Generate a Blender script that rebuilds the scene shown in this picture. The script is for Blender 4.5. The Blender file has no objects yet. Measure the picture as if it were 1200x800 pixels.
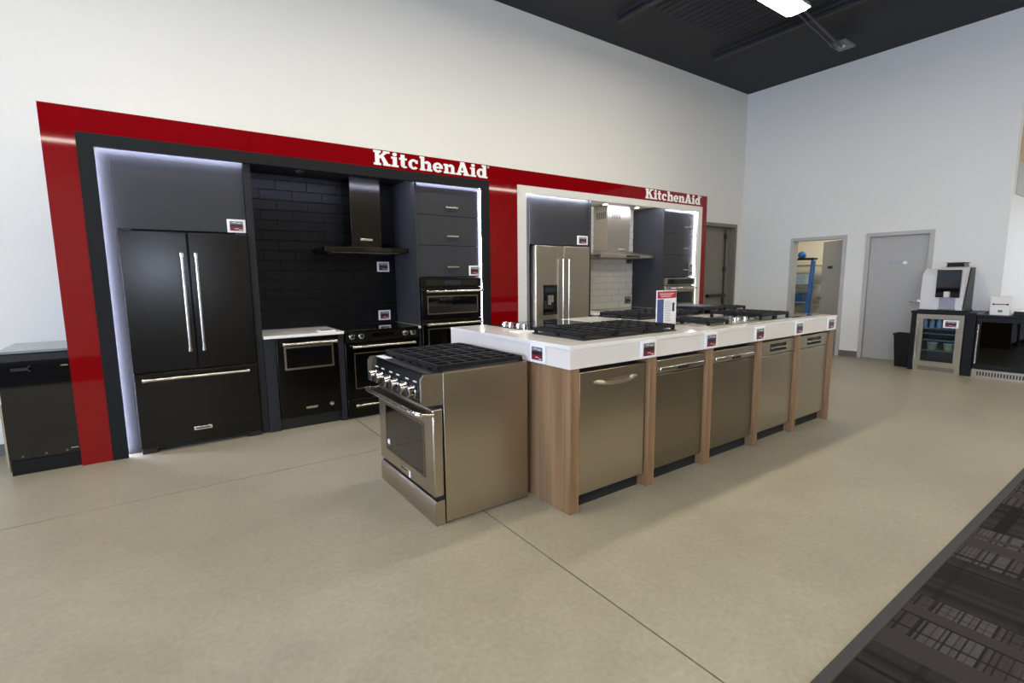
import bpy, bmesh, math, random
from mathutils import Vector, Matrix
random.seed(7)
scn = bpy.context.scene
COL = scn.collection
R = math.radians

# ------------------------------------------------------------------ camera
CAM = (0.6377, -5.006, 1.4404)
YAW, PITCH, ROLL, FPX = R(-35.0281), R(-7.4366), R(-0.5847), 577.992
fw = Vector((-math.sin(YAW) * math.cos(PITCH), math.cos(YAW) * math.cos(PITCH), math.sin(PITCH)))
rt = Vector((math.cos(YAW), math.sin(YAW), 0))
up = rt.cross(fw)
rt2 = rt * math.cos(ROLL) + up * math.sin(ROLL)
up2 = -rt * math.sin(ROLL) + up * math.cos(ROLL)
cd = bpy.data.cameras.new('camera')
cd.sensor_width = 36
cd.lens = FPX * 36 / 1200
cd.clip_start = 0.05
cam = bpy.data.objects.new('camera', cd)
COL.objects.link(cam)
mw = Matrix((rt2, up2, -fw)).transposed().to_4x4()
mw.translation = CAM
cam.matrix_world = mw
scn.camera = cam

# ------------------------------------------------------------------ world, exposure
w = bpy.data.worlds.new('sky')
scn.world = w
w.use_nodes = True
w.node_tree.nodes['Background'].inputs[0].default_value = (0.75, 0.85, 1.0, 1)
w.node_tree.nodes['Background'].inputs[1].default_value = 1.0
vs = scn.view_settings
vs.view_transform = 'Standard'
vs.look = 'None'
vs.gamma = 1
vs.use_curve_mapping = False
vs.exposure = 0.27
LAMP_E = 23.0       # ceiling fluorescent diffusers
WIN_E = 12.5         # daylight seen through the shop windows
LED_E = 75.0

# ------------------------------------------------------------------ materials
def lin(c):
    return tuple((v / 255 / 12.92) if v / 255 <= 0.04045 else ((v / 255 + 0.055) / 1.055) ** 2.4 for v in c) + (1,)

def base_mat(name):
    m = bpy.data.materials.new(name)
    m.use_nodes = True
    nt = m.node_tree
    return m, nt, nt.nodes['Principled BSDF']

def P(name, rgb, rough=0.5, metal=0.0, var=0.06, scale=6.0, bump=0.0, stretch=(1, 1, 1), coat=0.0, spec=0.5, bscale=None, rvar=0.0):
    """plain surface: base colour with slight noise variation, optional fine relief"""
    m, nt, b = base_mat(name)
    N, L = nt.nodes, nt.links
    tc = N.new('ShaderNodeTexCoord')
    mp = N.new('ShaderNodeMapping')
    mp.inputs['Scale'].default_value = stretch
    L.new(tc.outputs['Object'], mp.inputs[0])
    nz = N.new('ShaderNodeTexNoise')
    nz.inputs['Scale'].default_value = scale
    nz.inputs['Detail'].default_value = 4
    L.new(mp.outputs[0], nz.inputs['Vector'])
    mx = N.new('ShaderNodeMix')
    mx.data_type = 'RGBA'
    c = lin(rgb)
    mx.inputs[6].default_value = tuple(v * (1 - var) for v in c[:3]) + (1,)
    mx.inputs[7].default_value = tuple(min(1, v * (1 + var)) for v in c[:3]) + (1,)
    L.new(nz.outputs[0], mx.inputs[0])
    L.new(mx.outputs[2], b.inputs['Base Color'])
    b.inputs['Roughness'].default_value = rough
    b.inputs['Metallic'].default_value = metal
    b.inputs['Specular IOR Level'].default_value = spec
    b.inputs['Coat Weight'].default_value = coat
    b.inputs['Coat Roughness'].default_value = 0.03
    if rvar:
        mr = N.new('ShaderNodeMapRange')
        mr.inputs[3].default_value = rough - rvar
        mr.inputs[4].default_value = rough + rvar
        L.new(nz.outputs[0], mr.inputs[0])
        L.new(mr.outputs[0], b.inputs['Roughness'])
    if bump:
        n2 = N.new('ShaderNodeTexNoise')
        n2.inputs['Scale'].default_value = bscale or scale * 8
        L.new(mp.outputs[0], n2.inputs['Vector'])
        bp = N.new('ShaderNodeBump')
        bp.inputs['Strength'].default_value = bump
        bp.inputs['Distance'].default_value = 0.002
        L.new(n2.outputs[0], bp.inputs['Height'])
        L.new(bp.outputs[0], b.inputs['Normal'])
    return m

def steel(name, rgb, rough=0.3, grain='h', bump=0.06):
    st = {'h': (1.2, 1.2, 220), 'v': (220, 220, 1.2)}[grain]
    return P(name, rgb, rough, 1.0, var=0.05, scale=1.0, stretch=st, bump=bump, bscale=1.6)

def glow(name, rgb, e):
    m, nt, b = base_mat(name)
    b.inputs['Base Color'].default_value = lin(rgb)
    b.inputs['Emission Color'].default_value = lin(rgb)
    b.inputs['Emission Strength'].default_value = e
    return m

def glass(name, rgb, rough=0.02, alpha=0.25):
    m, nt, b = base_mat(name)
    N, L = nt.nodes, nt.links
    t = N.new('ShaderNodeBsdfTransparent')
    t.inputs[0].default_value = lin(rgb)
    g = N.new('ShaderNodeBsdfGlossy')
    g.inputs['Roughness'].default_value = rough
    fr = N.new('ShaderNodeFresnel')
    fr.inputs[0].default_value = 1.5
    mx = N.new('ShaderNodeMixShader')
    L.new(fr.outputs[0], mx.inputs[0])
    L.new(t.outputs[0], mx.inputs[1])
    L.new(g.outputs[0], mx.inputs[2])
    L.new(mx.outputs[0], N['Material Output'].inputs[0])
    return m

def wood(name, a, b_):
    m, nt, b = base_mat(name)
    N, L = nt.nodes, nt.links
    tc = N.new('ShaderNodeTexCoord')
    mp = N.new('ShaderNodeMapping')
    mp.inputs['Scale'].default_value = (9, 9, 0.45)
    L.new(tc.outputs['Object'], mp.inputs[0])
    nz = N.new('ShaderNodeTexNoise')
    nz.inputs['Scale'].default_value = 2.2
    nz.inputs['Detail'].default_value = 8
    nz.inputs['Distortion'].default_value = 0.6
    L.new(mp.outputs[0], nz.inputs['Vector'])
    cr = N.new('ShaderNodeValToRGB')
    cr.color_ramp.elements[0].position = 0.3
    cr.color_ramp.elements[0].color = lin(a)
    cr.color_ramp.elements[1].position = 0.72
    cr.color_ramp.elements[1].color = lin(b_)
    L.new(nz.outputs[0], cr.inputs[0])
    L.new(cr.outputs[0], b.inputs['Base Color'])
    b.inputs['Roughness'].default_value = 0.42
    bp = N.new('ShaderNodeBump')
    bp.inputs['Strength'].default_value = 0.08
    L.new(nz.outputs[0], bp.inputs['Height'])
    L.new(bp.outputs[0], b.inputs['Normal'])
    return m

def concrete(name):
    m, nt, b = base_mat(name)
    N, L = nt.nodes, nt.links
    ge = N.new('ShaderNodeNewGeometry')
    n1 = N.new('ShaderNodeTexNoise')
    n1.inputs['Scale'].default_value = 0.9
    n1.inputs['Detail'].default_value = 6
    n1.inputs['Roughness'].default_value = 0.6
    n2 = N.new('ShaderNodeTexNoise')
    n2.inputs['Scale'].default_value = 38
    n2.inputs['Detail'].default_value = 5
    n3 = N.new('ShaderNodeTexNoise')
    n3.inputs['Scale'].default_value = 5
    n3.inputs['Detail'].default_value = 8
    for n in (n1, n2, n3):
        L.new(ge.outputs['Position'], n.inputs['Vector'])
    cr = N.new('ShaderNodeValToRGB')
    cr.color_ramp.elements[0].position = 0.3
    cr.color_ramp.elements[0].color = lin((144, 137, 118))
    cr.color_ramp.elements[1].position = 0.7
    cr.color_ramp.elements[1].color = lin((158, 151, 131))
    L.new(n1.outputs[0], cr.inputs[0])
    m1 = N.new('ShaderNodeMix')
    m1.data_type = 'RGBA'
    m1.blend_type = 'OVERLAY'
    m1.inputs[0].default_value = 0.2
    L.new(cr.outputs[0], m1.inputs[6])
    L.new(n2.outputs[0], m1.inputs[7])
    m2 = N.new('ShaderNodeMix')
    m2.data_type = 'RGBA'
    m2.blend_type = 'OVERLAY'
    m2.inputs[0].default_value = 0.14
    L.new(m1.outputs[2], m2.inputs[6])
    L.new(n3.outputs[0], m2.inputs[7])
    # fine dark pits
    vo = N.new('ShaderNodeTexVoronoi')
    vo.inputs['Scale'].default_value = 16
    L.new(ge.outputs['Position'], vo.inputs['Vector'])
    pr = N.new('ShaderNodeMapRange')
    pr.inputs[1].default_value = 0.02
    pr.inputs[2].default_value = 0.07
    pr.inputs[3].default_value = 0.8
    pr.inputs[4].default_value = 1.0
    L.new(vo.outputs['Distance'], pr.inputs[0])
    m3 = N.new('ShaderNodeMix')
    m3.data_type = 'RGBA'
    m3.blend_type = 'MULTIPLY'
    m3.inputs[0].default_value = 1.0
    L.new(m2.outputs[2], m3.inputs[6])
    L.new(pr.outputs[0], m3.inputs[7])
    L.new(m3.outputs[2], b.inputs['Base Color'])
    rr = N.new('ShaderNodeMapRange')
    rr.inputs[3].default_value = 0.3
    rr.inputs[4].default_value = 0.48
    L.new(n3.outputs[0], rr.inputs[0])
    L.new(rr.outputs[0], b.inputs['Roughness'])
    b.inputs['Specular IOR Level'].default_value = 0.5
    return m

def carpet_mat(name, plaid):
    """woven carpet tile: strands and bars crossing at right angles, each tile its own phase"""
    m, nt, b = base_mat(name)
    N, L = nt.nodes, nt.links
    tc = N.new('ShaderNodeTexCoord')
    oi = N.new('ShaderNodeObjectInfo')
    mul = N.new('ShaderNodeMath')
    mul.operation = 'MULTIPLY'
    mul.inputs[1].default_value = 37.0
    L.new(oi.outputs['Random'], mul.inputs[0])
    add = N.new('ShaderNodeVectorMath')
    add.operation = 'ADD'
    L.new(tc.outputs['Object'], add.inputs[0])
    L.new(mul.outputs[0], add.inputs[1])
    sp = N.new('ShaderNodeSeparateXYZ')
    L.new(add.outputs[0], sp.inputs[0])

    def bars(axis, scale, lo, hi):
        cb = N.new('ShaderNodeCombineXYZ')
        L.new(sp.outputs[axis], cb.inputs[0])
        nz = N.new('ShaderNodeTexNoise')
        nz.inputs['Scale'].default_value = scale
        nz.inputs['Detail'].default_value = 1.5
        L.new(cb.outputs[0], nz.inputs['Vector'])
        mr = N.new('ShaderNodeMapRange')
        mr.inputs[1].default_value = lo
        mr.inputs[2].default_value = hi
        L.new(nz.outputs[0], mr.inputs[0])
        return mr.outputs[0]

    def mx(fac, a, c, blend='MIX'):
        n = N.new('ShaderNodeMix')
        n.data_type = 'RGBA'
        n.blend_type = blend
        for i, v in ((0, fac), (6, a), (7, c)):
            if hasattr(v, 'links'):
                L.new(v, n.inputs[i])
            else:
                n.inputs[i].default_value = v
        return n.outputs[2]
    if plaid:
        ca, cb_, cc = lin((74, 71, 70)), lin((56, 51, 49)), lin((30, 27, 26))
        c = mx(bars(1, 5, .42, .58), ca, cb_)
        c = mx(bars(1, 55, .50, .58), c, cc)
        c = mx(bars(0, 26, .56, .6), c, cc)
        c = mx(bars(0, 4, .55, .56), c, cb_)
    else:
        ca, cb_, cc = lin((46, 43, 42)), lin((36, 32, 31)), lin((24, 22, 22))
        c = mx(bars(0, 6, .44, .56), ca, cb_)
        c = mx(bars(0, 16, .54, .62), c, cc)
        c = mx(bars(1, 7, .56, .6), c, cc)
    nz = N.new('ShaderNodeTexNoise')
    nz.inputs['Scale'].default_value = 260
    L.new(tc.outputs['Object'], nz.inputs['Vector'])
    c = mx(0.35, c, nz.outputs[0], 'OVERLAY')
    L.new(c, b.inputs['Base Color'])
    b.inputs['Roughness'].default_value = 0.95
    b.inputs['Specular IOR Level'].default_value = 0.15
    bp = N.new('ShaderNodeBump')
    bp.inputs['Strength'].default_value = 0.4
    bp.inputs['Distance'].default_value = 0.003
    L.new(nz.outputs[0], bp.inputs['Height'])
    L.new(bp.outputs[0], b.inputs['Normal'])
    return m

M = dict(
    wall=P('wall_paint', (222, 220, 212), 0.55, var=0.015, scale=1.5, bump=0.1, bscale=180),
    rear=P('rear_wall_paint', (184, 176, 160), 0.7, var=0.02, scale=2),
    cream=P('cream_paint', (226, 221, 204), 0.7, var=0.02, scale=2),
    ceil=P('ceiling_paint', (37, 38, 44), 0.75, var=0.05, scale=3),
    beam=P('beam_paint', (40, 41, 46), 0.6, var=0.05, scale=3),
    concrete=concrete('polished_concrete'),
    joint=P('joint_filler', (92, 86, 76), 0.9),
    red=P('red_gloss_panel', (122, 2, 8), 0.04, var=0.03, scale=2, spec=0.4),
    black_lam=P('black_laminate', (21, 22, 24), 0.5, var=0.04, scale=8, spec=0.2),
    white_lam=P('white_laminate', (216, 213, 203), 0.45, var=0.02, scale=4),
    letter=P('white_acrylic', (236, 234, 228), 0.4, var=0.01),
    grey_lam=P('charcoal_laminate', (54, 54, 56), 0.5, var=0.04, scale=4, bump=0.05, spec=0.25),
    dgrey_lam=P('dark_grey_laminate', (36, 36, 39), 0.5, var=0.04, scale=4, spec=0.25),
    bss=steel('black_stainless', (48, 46, 44), 0.21, 'h', 0.05),
    bss_dark=P('black_trim', (18, 18, 19), 0.4, var=0.1),
    bglass=P('black_glass', (7, 7, 8), 0.05, var=0.05, coat=0.4),
    hglass=P('black_hob_glass', (8, 8, 9), 0.03, var=0.05),
    chrome=steel('satin_handle_metal', (214, 208, 196), 0.2, 'v', 0.02),
    polished=P('polished_metal', (226, 222, 214), 0.1, 1.0, var=0.02),
    ss=steel('stainless_h', (181, 170, 150), 0.3, 'h', 0.06),
    ssv=steel('stainless_v', (184, 175, 160), 0.3, 'v', 0.06),
    ss_dark=steel('stainless_dark', (140, 129, 110), 0.35, 'h', 0.04),
    iron=P('cast_iron', (16, 16, 17), 0.6, var=0.15, scale=40, bump=0.2, spec=0.3),
    burner=P('burner_alloy', (120, 116, 108), 0.4, 0.9),
    btile=P('black_tile', (14, 14, 16), 0.35, var=0.05, scale=5, spec=0.15),
    bgrout=P('dark_grout', (11, 11, 12), 0.9),
    wtile=P('white_tile', (216, 211, 198), 0.2, var=0.02, scale=5),
    wgrout=P('light_grout', (176, 172, 162), 0.9),
    quartz=P('white_quartz', (232, 228, 220), 0.14, var=0.02, scale=60, coat=0.2),
    apron=P('white_apron', (222, 214, 204), 0.3, var=0.01),
    oak=wood('oak_veneer', (118, 88, 58), (148, 117, 85)),
    void=P('black_void', (14, 14, 14), 0.8),
    tag_white=P('tag_white', (235, 235, 233), 0.5, var=0.02),
    tag_grey=P('tag_grey', (120, 118, 118), 0.4, var=0.1, scale=30),
    tag_red=P('tag_red', (120, 26, 34), 0.4, var=0.2, scale=30),
    tag_dark=P('tag_dark', (40, 26, 30), 0.4, var=0.2, scale=30),
    door=P('grey_door_paint', (170, 168, 163), 0.5, var=0.02, scale=3),
    frame=P('grey_frame_paint', (178, 176, 170), 0.5, var=0.02, scale=3),
    ddoor=P('taupe_door_paint', (122, 117, 106), 0.55, var=0.02, scale=3),
    base=P('grey_vinyl', (98, 97, 95), 0.6),
    plastic_b=P('black_plastic', (13, 13, 13), 0.4, var=0.1, spec=0.25),
    plastic_g=P('light_grey_plastic', (206, 204, 202), 0.4, var=0.02),
    screen=P('dark_screen', (34, 42, 54), 0.12, var=0.3, scale=8),
    blue=P('blue_fiberglass', (24, 88, 150), 0.4, var=0.1),
    box=P('white_carton', (226, 222, 214), 0.6, var=0.02),
    ink=P('black_ink', (40, 40, 42), 0.6),
    green=P('green_ink', (60, 120, 70), 0.6),
    cans=P('blue_cans', (165, 192, 210), 0.3, 0.2, var=0.3, scale=20),
    food=P('tan_pack', (196, 180, 138), 0.6, var=0.2, scale=20),
    wire=P('shelf_wire', (150, 150, 148), 0.3, 0.8),
    cool_in=P('cooler_liner', (52, 60, 66), 0.5, var=0.1),
    clear=glass('clear_glass', (225, 235, 238)),
    smoke=glass('smoked_glass', (70, 72, 76)),
    led=glow('led_light', (214, 220, 255), LED_E),
    ledw=glow('led_light_cool', (224, 230, 255), LED_E),
    tube=glow('lamp_diffuser', (255, 247, 231), LAMP_E),
    down=glow('downlight', (255, 240, 220), 10),
    day=glow('daylight_pane', (188, 212, 255), WIN_E),
    fill_far=glow('fill_pane_far', (215, 228, 250), 5.0),  # added glow that lifts the return wall
    highlight=glow('highlight_glow', (205, 224, 255), 650),  # added glow, mirrored as a highlight in the black refrigerator
    carpet_a=carpet_mat('carpet_plaid', True),
    carpet_b=carpet_mat('carpet_dark', False),
    strip=P('rubber_strip', (56, 54, 53), 0.8, var=0.05),
    photo=P('printed_photo', (70, 84, 130), 0.4, var=0.6, scale=45),
    print_red=P('printed_red', (172, 26, 30), 0.4, var=0.05),
    stickerb=P('brushed_sign', (160, 160, 165), 0.3, 0.7),
)

# ------------------------------------------------------------------ builders
class MB:
    def __init__(s):
        s.v, s.f = [], []

    def box(s, x0, x1, y0, y1, z0, z1):
        n = len(s.v)
        s.v += [(x, y, z) for x in (x0, x1) for y in (y0, y1) for z in (z0, z1)]
        s.f += [tuple(n + i for i in q) for q in ((0, 1, 3, 2), (4, 6, 7, 5), (0, 4, 5, 1), (2, 3, 7, 6), (0, 2, 6, 4), (1, 5, 7, 3))]
        return s

    def obox(s, c, dx, dy, dz, ang):
        """box centred on c, turned about z"""
        n = len(s.v)
        ca, sa = math.cos(ang), math.sin(ang)
        for x in (-dx / 2, dx / 2):
            for y in (-dy / 2, dy / 2):
                for z in (-dz / 2, dz / 2):
                    s.v.append((c[0] + x * ca - y * sa, c[1] + x * sa + y * ca, c[2] + z))
        s.f += [tuple(n + i for i in q) for q in ((0, 1, 3, 2), (4, 6, 7, 5), (0, 4, 5, 1), (2, 3, 7, 6), (0, 2, 6, 4), (1, 5, 7, 3))]
        return s

    def tube(s, a, b, r0, r1=None, n=14):
        r1 = r0 if r1 is None else r1
        a, b = Vector(a), Vector(b)
        d = (b - a).normalized()
        u = d.orthogonal().normalized()
        v = d.cross(u)
        k = len(s.v)
        for p, r in ((a, r0), (b, r1)):
            for i in range(n):
                t = 2 * math.pi * i / n
                s.v.append(tuple(p + (u * math.cos(t) + v * math.sin(t)) * r))
        for i in range(n):
            j = (i + 1) % n
            s.f.append((k + i, k + j, k + n + j, k + n + i))
        s.f.append(tuple(k + i for i in reversed(range(n))))
        s.f.append(tuple(k + n + i for i in range(n)))
        return s

    def lathe(s, c, prof, n=20, axis='z'):
        """profile of (radius, height) turned about an axis through c"""
        k = len(s.v)
        for r, h in prof:
            for i in range(n):
                t = 2 * math.pi * i / n
                x, y = r * math.cos(t), r * math.sin(t)
                p = {'z': (x, y, h), 'x': (h, x, y), 'y': (x, h, y)}[axis]
                s.v.append((c[0] + p[0], c[1] + p[1], c[2] + p[2]))
        m = len(prof)
        for a in range(m - 1):
            for i in range(n):
                j = (i + 1) % n
                s.f.append((k + a * n + i, k + a * n + j, k + (a + 1) * n + j, k + (a + 1) * n + i))
        s.f.append(tuple(k + i for i in range(n)))
        s.f.append(tuple(k + (m - 1) * n + i for i in range(n)))
        return s

    def prism(s, pts, axis, a, b):
        """2-D polygon extruded along an axis ('x': pts=(y,z); 'y': pts=(x,z); 'z': pts=(x,y))"""
        k = len(s.v)
        n = len(pts)
        for h in (a, b):
            for p, q in pts:
                s.v.append({'x': (h, p, q), 'y': (p, h, q), 'z': (p, q, h)}[axis])
        for i in range(n):
            j = (i + 1) % n
            s.f.append((k + i, k + j, k + n + j, k + n + i))
        s.f.append(tuple(k + i for i in reversed(range(n))))
        s.f.append(tuple(k + n + i for i in range(n)))
        return s

    def path(s, pts, r, n=10):
        for a, b in zip(pts[:-1], pts[1:]):
            s.tube(a, b, r, n=n)
        return s

    def build(s, name, mat, parent=None, bevel=0.0, seg=2):
        xs, ys, zs = zip(*s.v)
        c = Vector(((min(xs) + max(xs)) / 2, (min(ys) + max(ys)) / 2, (min(zs) + max(zs)) / 2 if parent else min(zs)))
        me = bpy.data.meshes.new(name)
        me.from_pydata([tuple(Vector(p) - c) for p in s.v], [], s.f)
        bm = bmesh.new()
        bm.from_mesh(me)
        bmesh.ops.recalc_face_normals(bm, faces=bm.faces)
        bm.to_mesh(me)
        bm.free()
        me.materials.append(M[mat] if isinstance(mat, str) else mat)
        me.polygons.foreach_set('use_smooth', [True] * len(me.polygons))
        me.set_sharp_from_angle(angle=R(38))
        o = bpy.data.objects.new(name, me)
        COL.objects.link(o)
        if parent:
            o.parent = parent
            base, q_ = Vector((0, 0, 0)), parent
            while q_:
                base = base + Vector(q_.location)
                q_ = q_.parent
            o.location = c - base
        else:
            o.location = c
        if bevel:
            md = o.modifiers.new('bevel', 'BEVEL')
            md.width = bevel
            md.segments = seg
            md.limit_method = 'ANGLE'
            md.angle_limit = R(40)
        return o

def bx(name, mat, x0, x1, y0, y1, z0, z1, parent=None, bevel=0.0):
    return MB().box(x0, x1, y0, y1, z0, z1).build(name, mat, parent, bevel)

def tag(o, label, cat, group=None):
    o['label'] = label
    o['category'] = cat
    if group:
        o['group'] = group
    return o

def thing(name, loc, label, cat, group=None):
    o = bpy.data.objects.new(name, None)
    COL.objects.link(o)
    o.location = loc
    o.empty_display_size = 0.1
    return tag(o, label, cat, group)

def struct(o):
    o['kind'] = 'structure'
    return o

def sroot(name, loc):
    o = bpy.data.objects.new(name, None)
    COL.objects.link(o)
    o.location = loc
    o['kind'] = 'structure'
    return o

# ------------------------------------------------------------------ room
XW, YB, HC = 10.397, 0.706, 4.965
XL, YF, XF = -7.0, -13.0, 16.0
JX, JY = 2.155, -1.044
fl = struct(bx('floor', 'joint', XL, XF, YF, YB + 0.6, -0.12, -0.012))
g = 0.004
for x0, x1 in ((XL, JX - g), (JX + g, XF)):
    for y0, y1 in ((YF, JY - g), (JY + g, YB + 0.6)):
        bx('slab', 'concrete', x0, x1, y0, y1, -0.012, 0.0, fl)
# walls
DB = (8.4, 10.15, 2.38)      # opening of the double door in the back wall
wb = MB()
wb.box(XL, DB[0], YB, YB + 0.15, 0, HC).box(DB[1], XW + 0.15, YB, YB + 0.15, 0, HC).box(DB[0], DB[1], YB, YB + 0.15, DB[2], HC)
struct(wb.build('wall_back', 'wall'))
D1 = (-1.175, -0.345, 2.05)
D2 = (-2.375, -1.575, 2.05)
YE = -3.235
wr = MB()
wr.box(XW, XW + 0.15, D1[1], YB, 0, HC).box(XW, XW + 0.15, D2[1], D1[0], 0, HC).box(XW, XW + 0.15, YE, D2[0], 0, HC)
wr.box(XW, XW + 0.15, D1[0], D1[1], D1[2], HC).box(XW, XW + 0.15, D2[0], D2[1], D2[2], HC)
struct(wr.build('wall_right', 'wall'))
rw = struct(MB().box(XW + 0.15, XF, YE, YE + 0.15, 0, HC).build('wall_return', 'wall'))
bx('band', 'frame', XW + 0.16, XF, YE - 0.012, YE, 2.53, 2.98, rw)
bx('upper_panel', P('beige_panel', (190, 160, 126), 0.6), XW + 0.16, XF, YE - 0.01, YE, 2.98, 4.6, rw)
struct(MB().box(XF, XF + 0.15, YF, -6.3, 0, HC).box(XF, XF + 0.15, -3.9, YE, 0, HC).box(XF, XF + 0.15, -6.3, -3.9, 0, 0.5).box(XF, XF + 0.15, -6.3, -3.9, 2.9, HC).build('wall_far', 'wall'))
# left wall and shop front with windows behind the camera
wl = MB()
wl.box(XL - 0.15, XL, -3.0, YB, 0, HC).box(XL - 0.15, XL, YF, -12.0, 0, HC)
wl.box(XL - 0.15, XL, -12.0, -3.0, 0, 0.5).box(XL - 0.15, XL, -12.0, -3.0, 3.2, HC)
struct(wl.build('wall_left', 'wall'))
wf = MB()
wf.box(XL, -5.5, YF - 0.15, YF, 0, HC).box(1.1, XF, YF - 0.15, YF, 0, 3.2).box(-5.5, XF, YF - 0.15, YF, 3.2, HC)
wf.box(-5.5, 0.0, YF - 0.15, YF, 0, 3.2)
struct(wf.build('wall_front', 'rear'))

def window(n, axis, a0, a1, z0, z1, k, mat='day'):
    """shop window: metal frame with mullions and glowing panes"""
    cx = (a0 + a1) / 2
    loc = {'x': (XL, cx, 0), 'f': (XF, cx, 0), 'y': (cx, YF, 0)}[axis]
    r = sroot('window_%d' % n, loc)

    def pc(nm, mt, p0, p1, d0, d1, q0, q1):
        if axis == 'x':
            bx(nm, mt, XL + d0, XL + d1, p0, p1, q0, q1, r)
        elif axis == 'f':
            bx(nm, mt, XF - d1, XF - d0, p0, p1, q0, q1, r)
        else:
            bx(nm, mt, p0, p1, YF + d0, YF + d1, q0, q1, r)
    f = 0.06
    pc('frame', 'black_lam', a0, a1, -0.1, 0.0, z0, z0 + f)
    pc('frame', 'black_lam', a0, a1, -0.1, 0.0, z1 - f, z1)
    st = (a1 - a0) / k
    for i in range(k + 1):
        p = a0 + i * st
        q0, q1 = max(a0, p - f / 2), min(a1, p + f / 2)
        pc('mullion', 'black_lam', q0, q1, -0.1, 0.0, z0 + f, z1 - f)
        if i < k:
            pc('pane', mat, p + f / 2, p + st - f / 2, -0.07, -0.05, z0 + f, z1 - f)
window(1, 'x', -12.0, -3.0, 0.5, 3.2, 6)
window(2, 'f', -6.3, -3.9, 0.5, 2.9, 2, 'fill_far')  # unseen window, added to brighten the return wall
dr = sroot('highlight_door', (0.55, YF, 0))  # unseen door, added to hold the small bright pane
bx('door_frame', 'black_lam', 0.0, 0.1, YF - 0.1, YF, 0, 3.2, dr)
bx('door_frame', 'black_lam', 1.0, 1.1, YF - 0.1, YF, 0, 3.2, dr)
bx('transom', 'black_lam', 0.1, 1.0, YF - 0.1, YF, 2.3, 3.2, dr)
lf = MB().box(0.1, 0.46, YF - 0.08, YF - 0.03, 0, 2.3).box(0.58, 1.0, YF - 0.08, YF - 0.03, 0, 2.3)
lf.box(0.46, 0.58, YF - 0.08, YF - 0.03, 0, 1.72).box(0.46, 0.58, YF - 0.08, YF - 0.03, 2.02, 2.3)
lf.build('door_leaf', 'door', dr)
bx('highlight_pane', 'highlight', 0.46, 0.58, YF - 0.06, YF - 0.05, 1.72, 2.02, dr)  # added bright pane that makes the highlight on the black refrigerator

# ceiling: deck, ribs, beams
ce = struct(bx('ceiling', 'ceil', XL, XF, YF, YB + 0.15, HC, HC + 0.15))
for i in range(46):
    x = 4.6 + i * 0.12
    if x < 8.1:
        bx('deck_rib', 'ceil', x, x + 0.06, -4.0, -0.35, HC - 0.008, HC, ce)
for x in (-2.4, 0.4, 3.3, 6.02, 8.2):
    mb = MB().box(x - 0.05, x + 0.05, YF, 0.05, HC - 0.05, HC).box(x - 0.015, x + 0.015, YF, 0.05, HC - 0.09, HC - 0.05).box(x - 0.04, x + 0.04, YF, 0.05, HC - 0.1, HC - 0.09)
    mb.build('beam', 'beam', ce)

# baseboards
def baseboard(nm, *b):
    struct(bx(nm, 'base', *b))
baseboard('baseboard_right', XW - 0.012, XW, D2[1] + 0.06, D1[0] - 0.06, 0, 0.1)
baseboard('baseboard_corner', XW - 0.012, XW, D1[1] + 0.06, YB, 0, 0.1)
baseboard('baseboard_end', XW - 0.012, XW, YE, D2[0] - 0.06, 0, 0.1)
baseboard('baseboard_back', XL, -0.5, YB - 0.012, YB, 0, 0.1)

# doors
def lever(parent, p, dx, side):
    """lever handle: rose, neck and lever; dx = direction of lever along y, side = outward along -x"""
    x, y, z = p
    MB().tube((x, y, z), (x - 0.012 * side, y, z), 0.028).tube((x - 0.012 * side, y, z), (x - 0.055 * side, y, z), 0.011).tube((x - 0.05 * side, y, z), (x - 0.05 * side, y + dx, z), 0.011).build('handle', 'chrome', parent)

def door_frame(root, y0, y1, z1):
    f = 0.055
    for a, b in ((y0 - f, y0 + 0.004), (y1 - 0.004, y1 + f)):
        bx('door_frame', 'frame', XW - 0.02, XW + 0.16, a, b, 0, z1 + f, root, 0.003)
    bx('door_frame', 'frame', XW - 0.02, XW + 0.16, y0 + 0.004, y1 - 0.004, z1 - 0.004, z1 + f, root, 0.003)
d1 = sroot('door_1', (XW, sum(D1[:2]) / 2, 0))
door_frame(d1, *D1)
ha, hb = Vector((10.5, -1.15)), Vector((11.06, -0.60))
ang = math.atan2(hb.y - ha.y, hb.x - ha.x)
mid = (ha + hb) / 2
MB().obox((mid.x, mid.y, 1.03), (hb - ha).length, 0.045, 2.02, ang).build('door_leaf', 'door', d1)
nv = Vector((-math.sin(ang), math.cos(ang)))
nv = -nv if nv.x > 0 else nv
q = ha + (hb - ha) * 0.92 + nv * 0.022
du = (hb - ha).normalized()
MB().tube((q.x, q.y, 0.97), (q.x + nv.x * 0.06, q.y + nv.y * 0.06, 0.97), 0.026).tube((q.x + nv.x * 0.05, q.y + nv.y * 0.05, 0.97), (q.x + nv.x * 0.05 - du.x * 0.12, q.y + nv.y * 0.05 - du.y * 0.12, 0.97), 0.012).build('handle', 'chrome', d1)
q = ha + (hb - ha) * 0.55 + nv * 0.026
MB().obox((q.x, q.y, 1.56), 0.18, 0.008, 0.05, ang).build('name_plate', 'ink', d1)
d2 = sroot('door_2', (XW, sum(D2[:2]) / 2, 0))
door_frame(d2, *D2)
bx('door_leaf', 'door', XW + 0.03, XW + 0.075, D2[0] + 0.007, D2[1] - 0.007, 0.01, D2[2] - 0.007, d2)
bx('name_plate', 'stickerb', XW + 0.022, XW + 0.03, -2.11, -1.85, 1.575, 1.64, d2)
bx('name_plate_end', 'tag_white', XW + 0.018, XW + 0.022, -2.10, -2.05, 1.585, 1.63, d2)
lever(d2, (XW + 0.03, -2.29, 1.0), 0.11, 1)
d3 = sroot('door_3', ((DB[0] + DB[1]) / 2, YB, 0))
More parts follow.
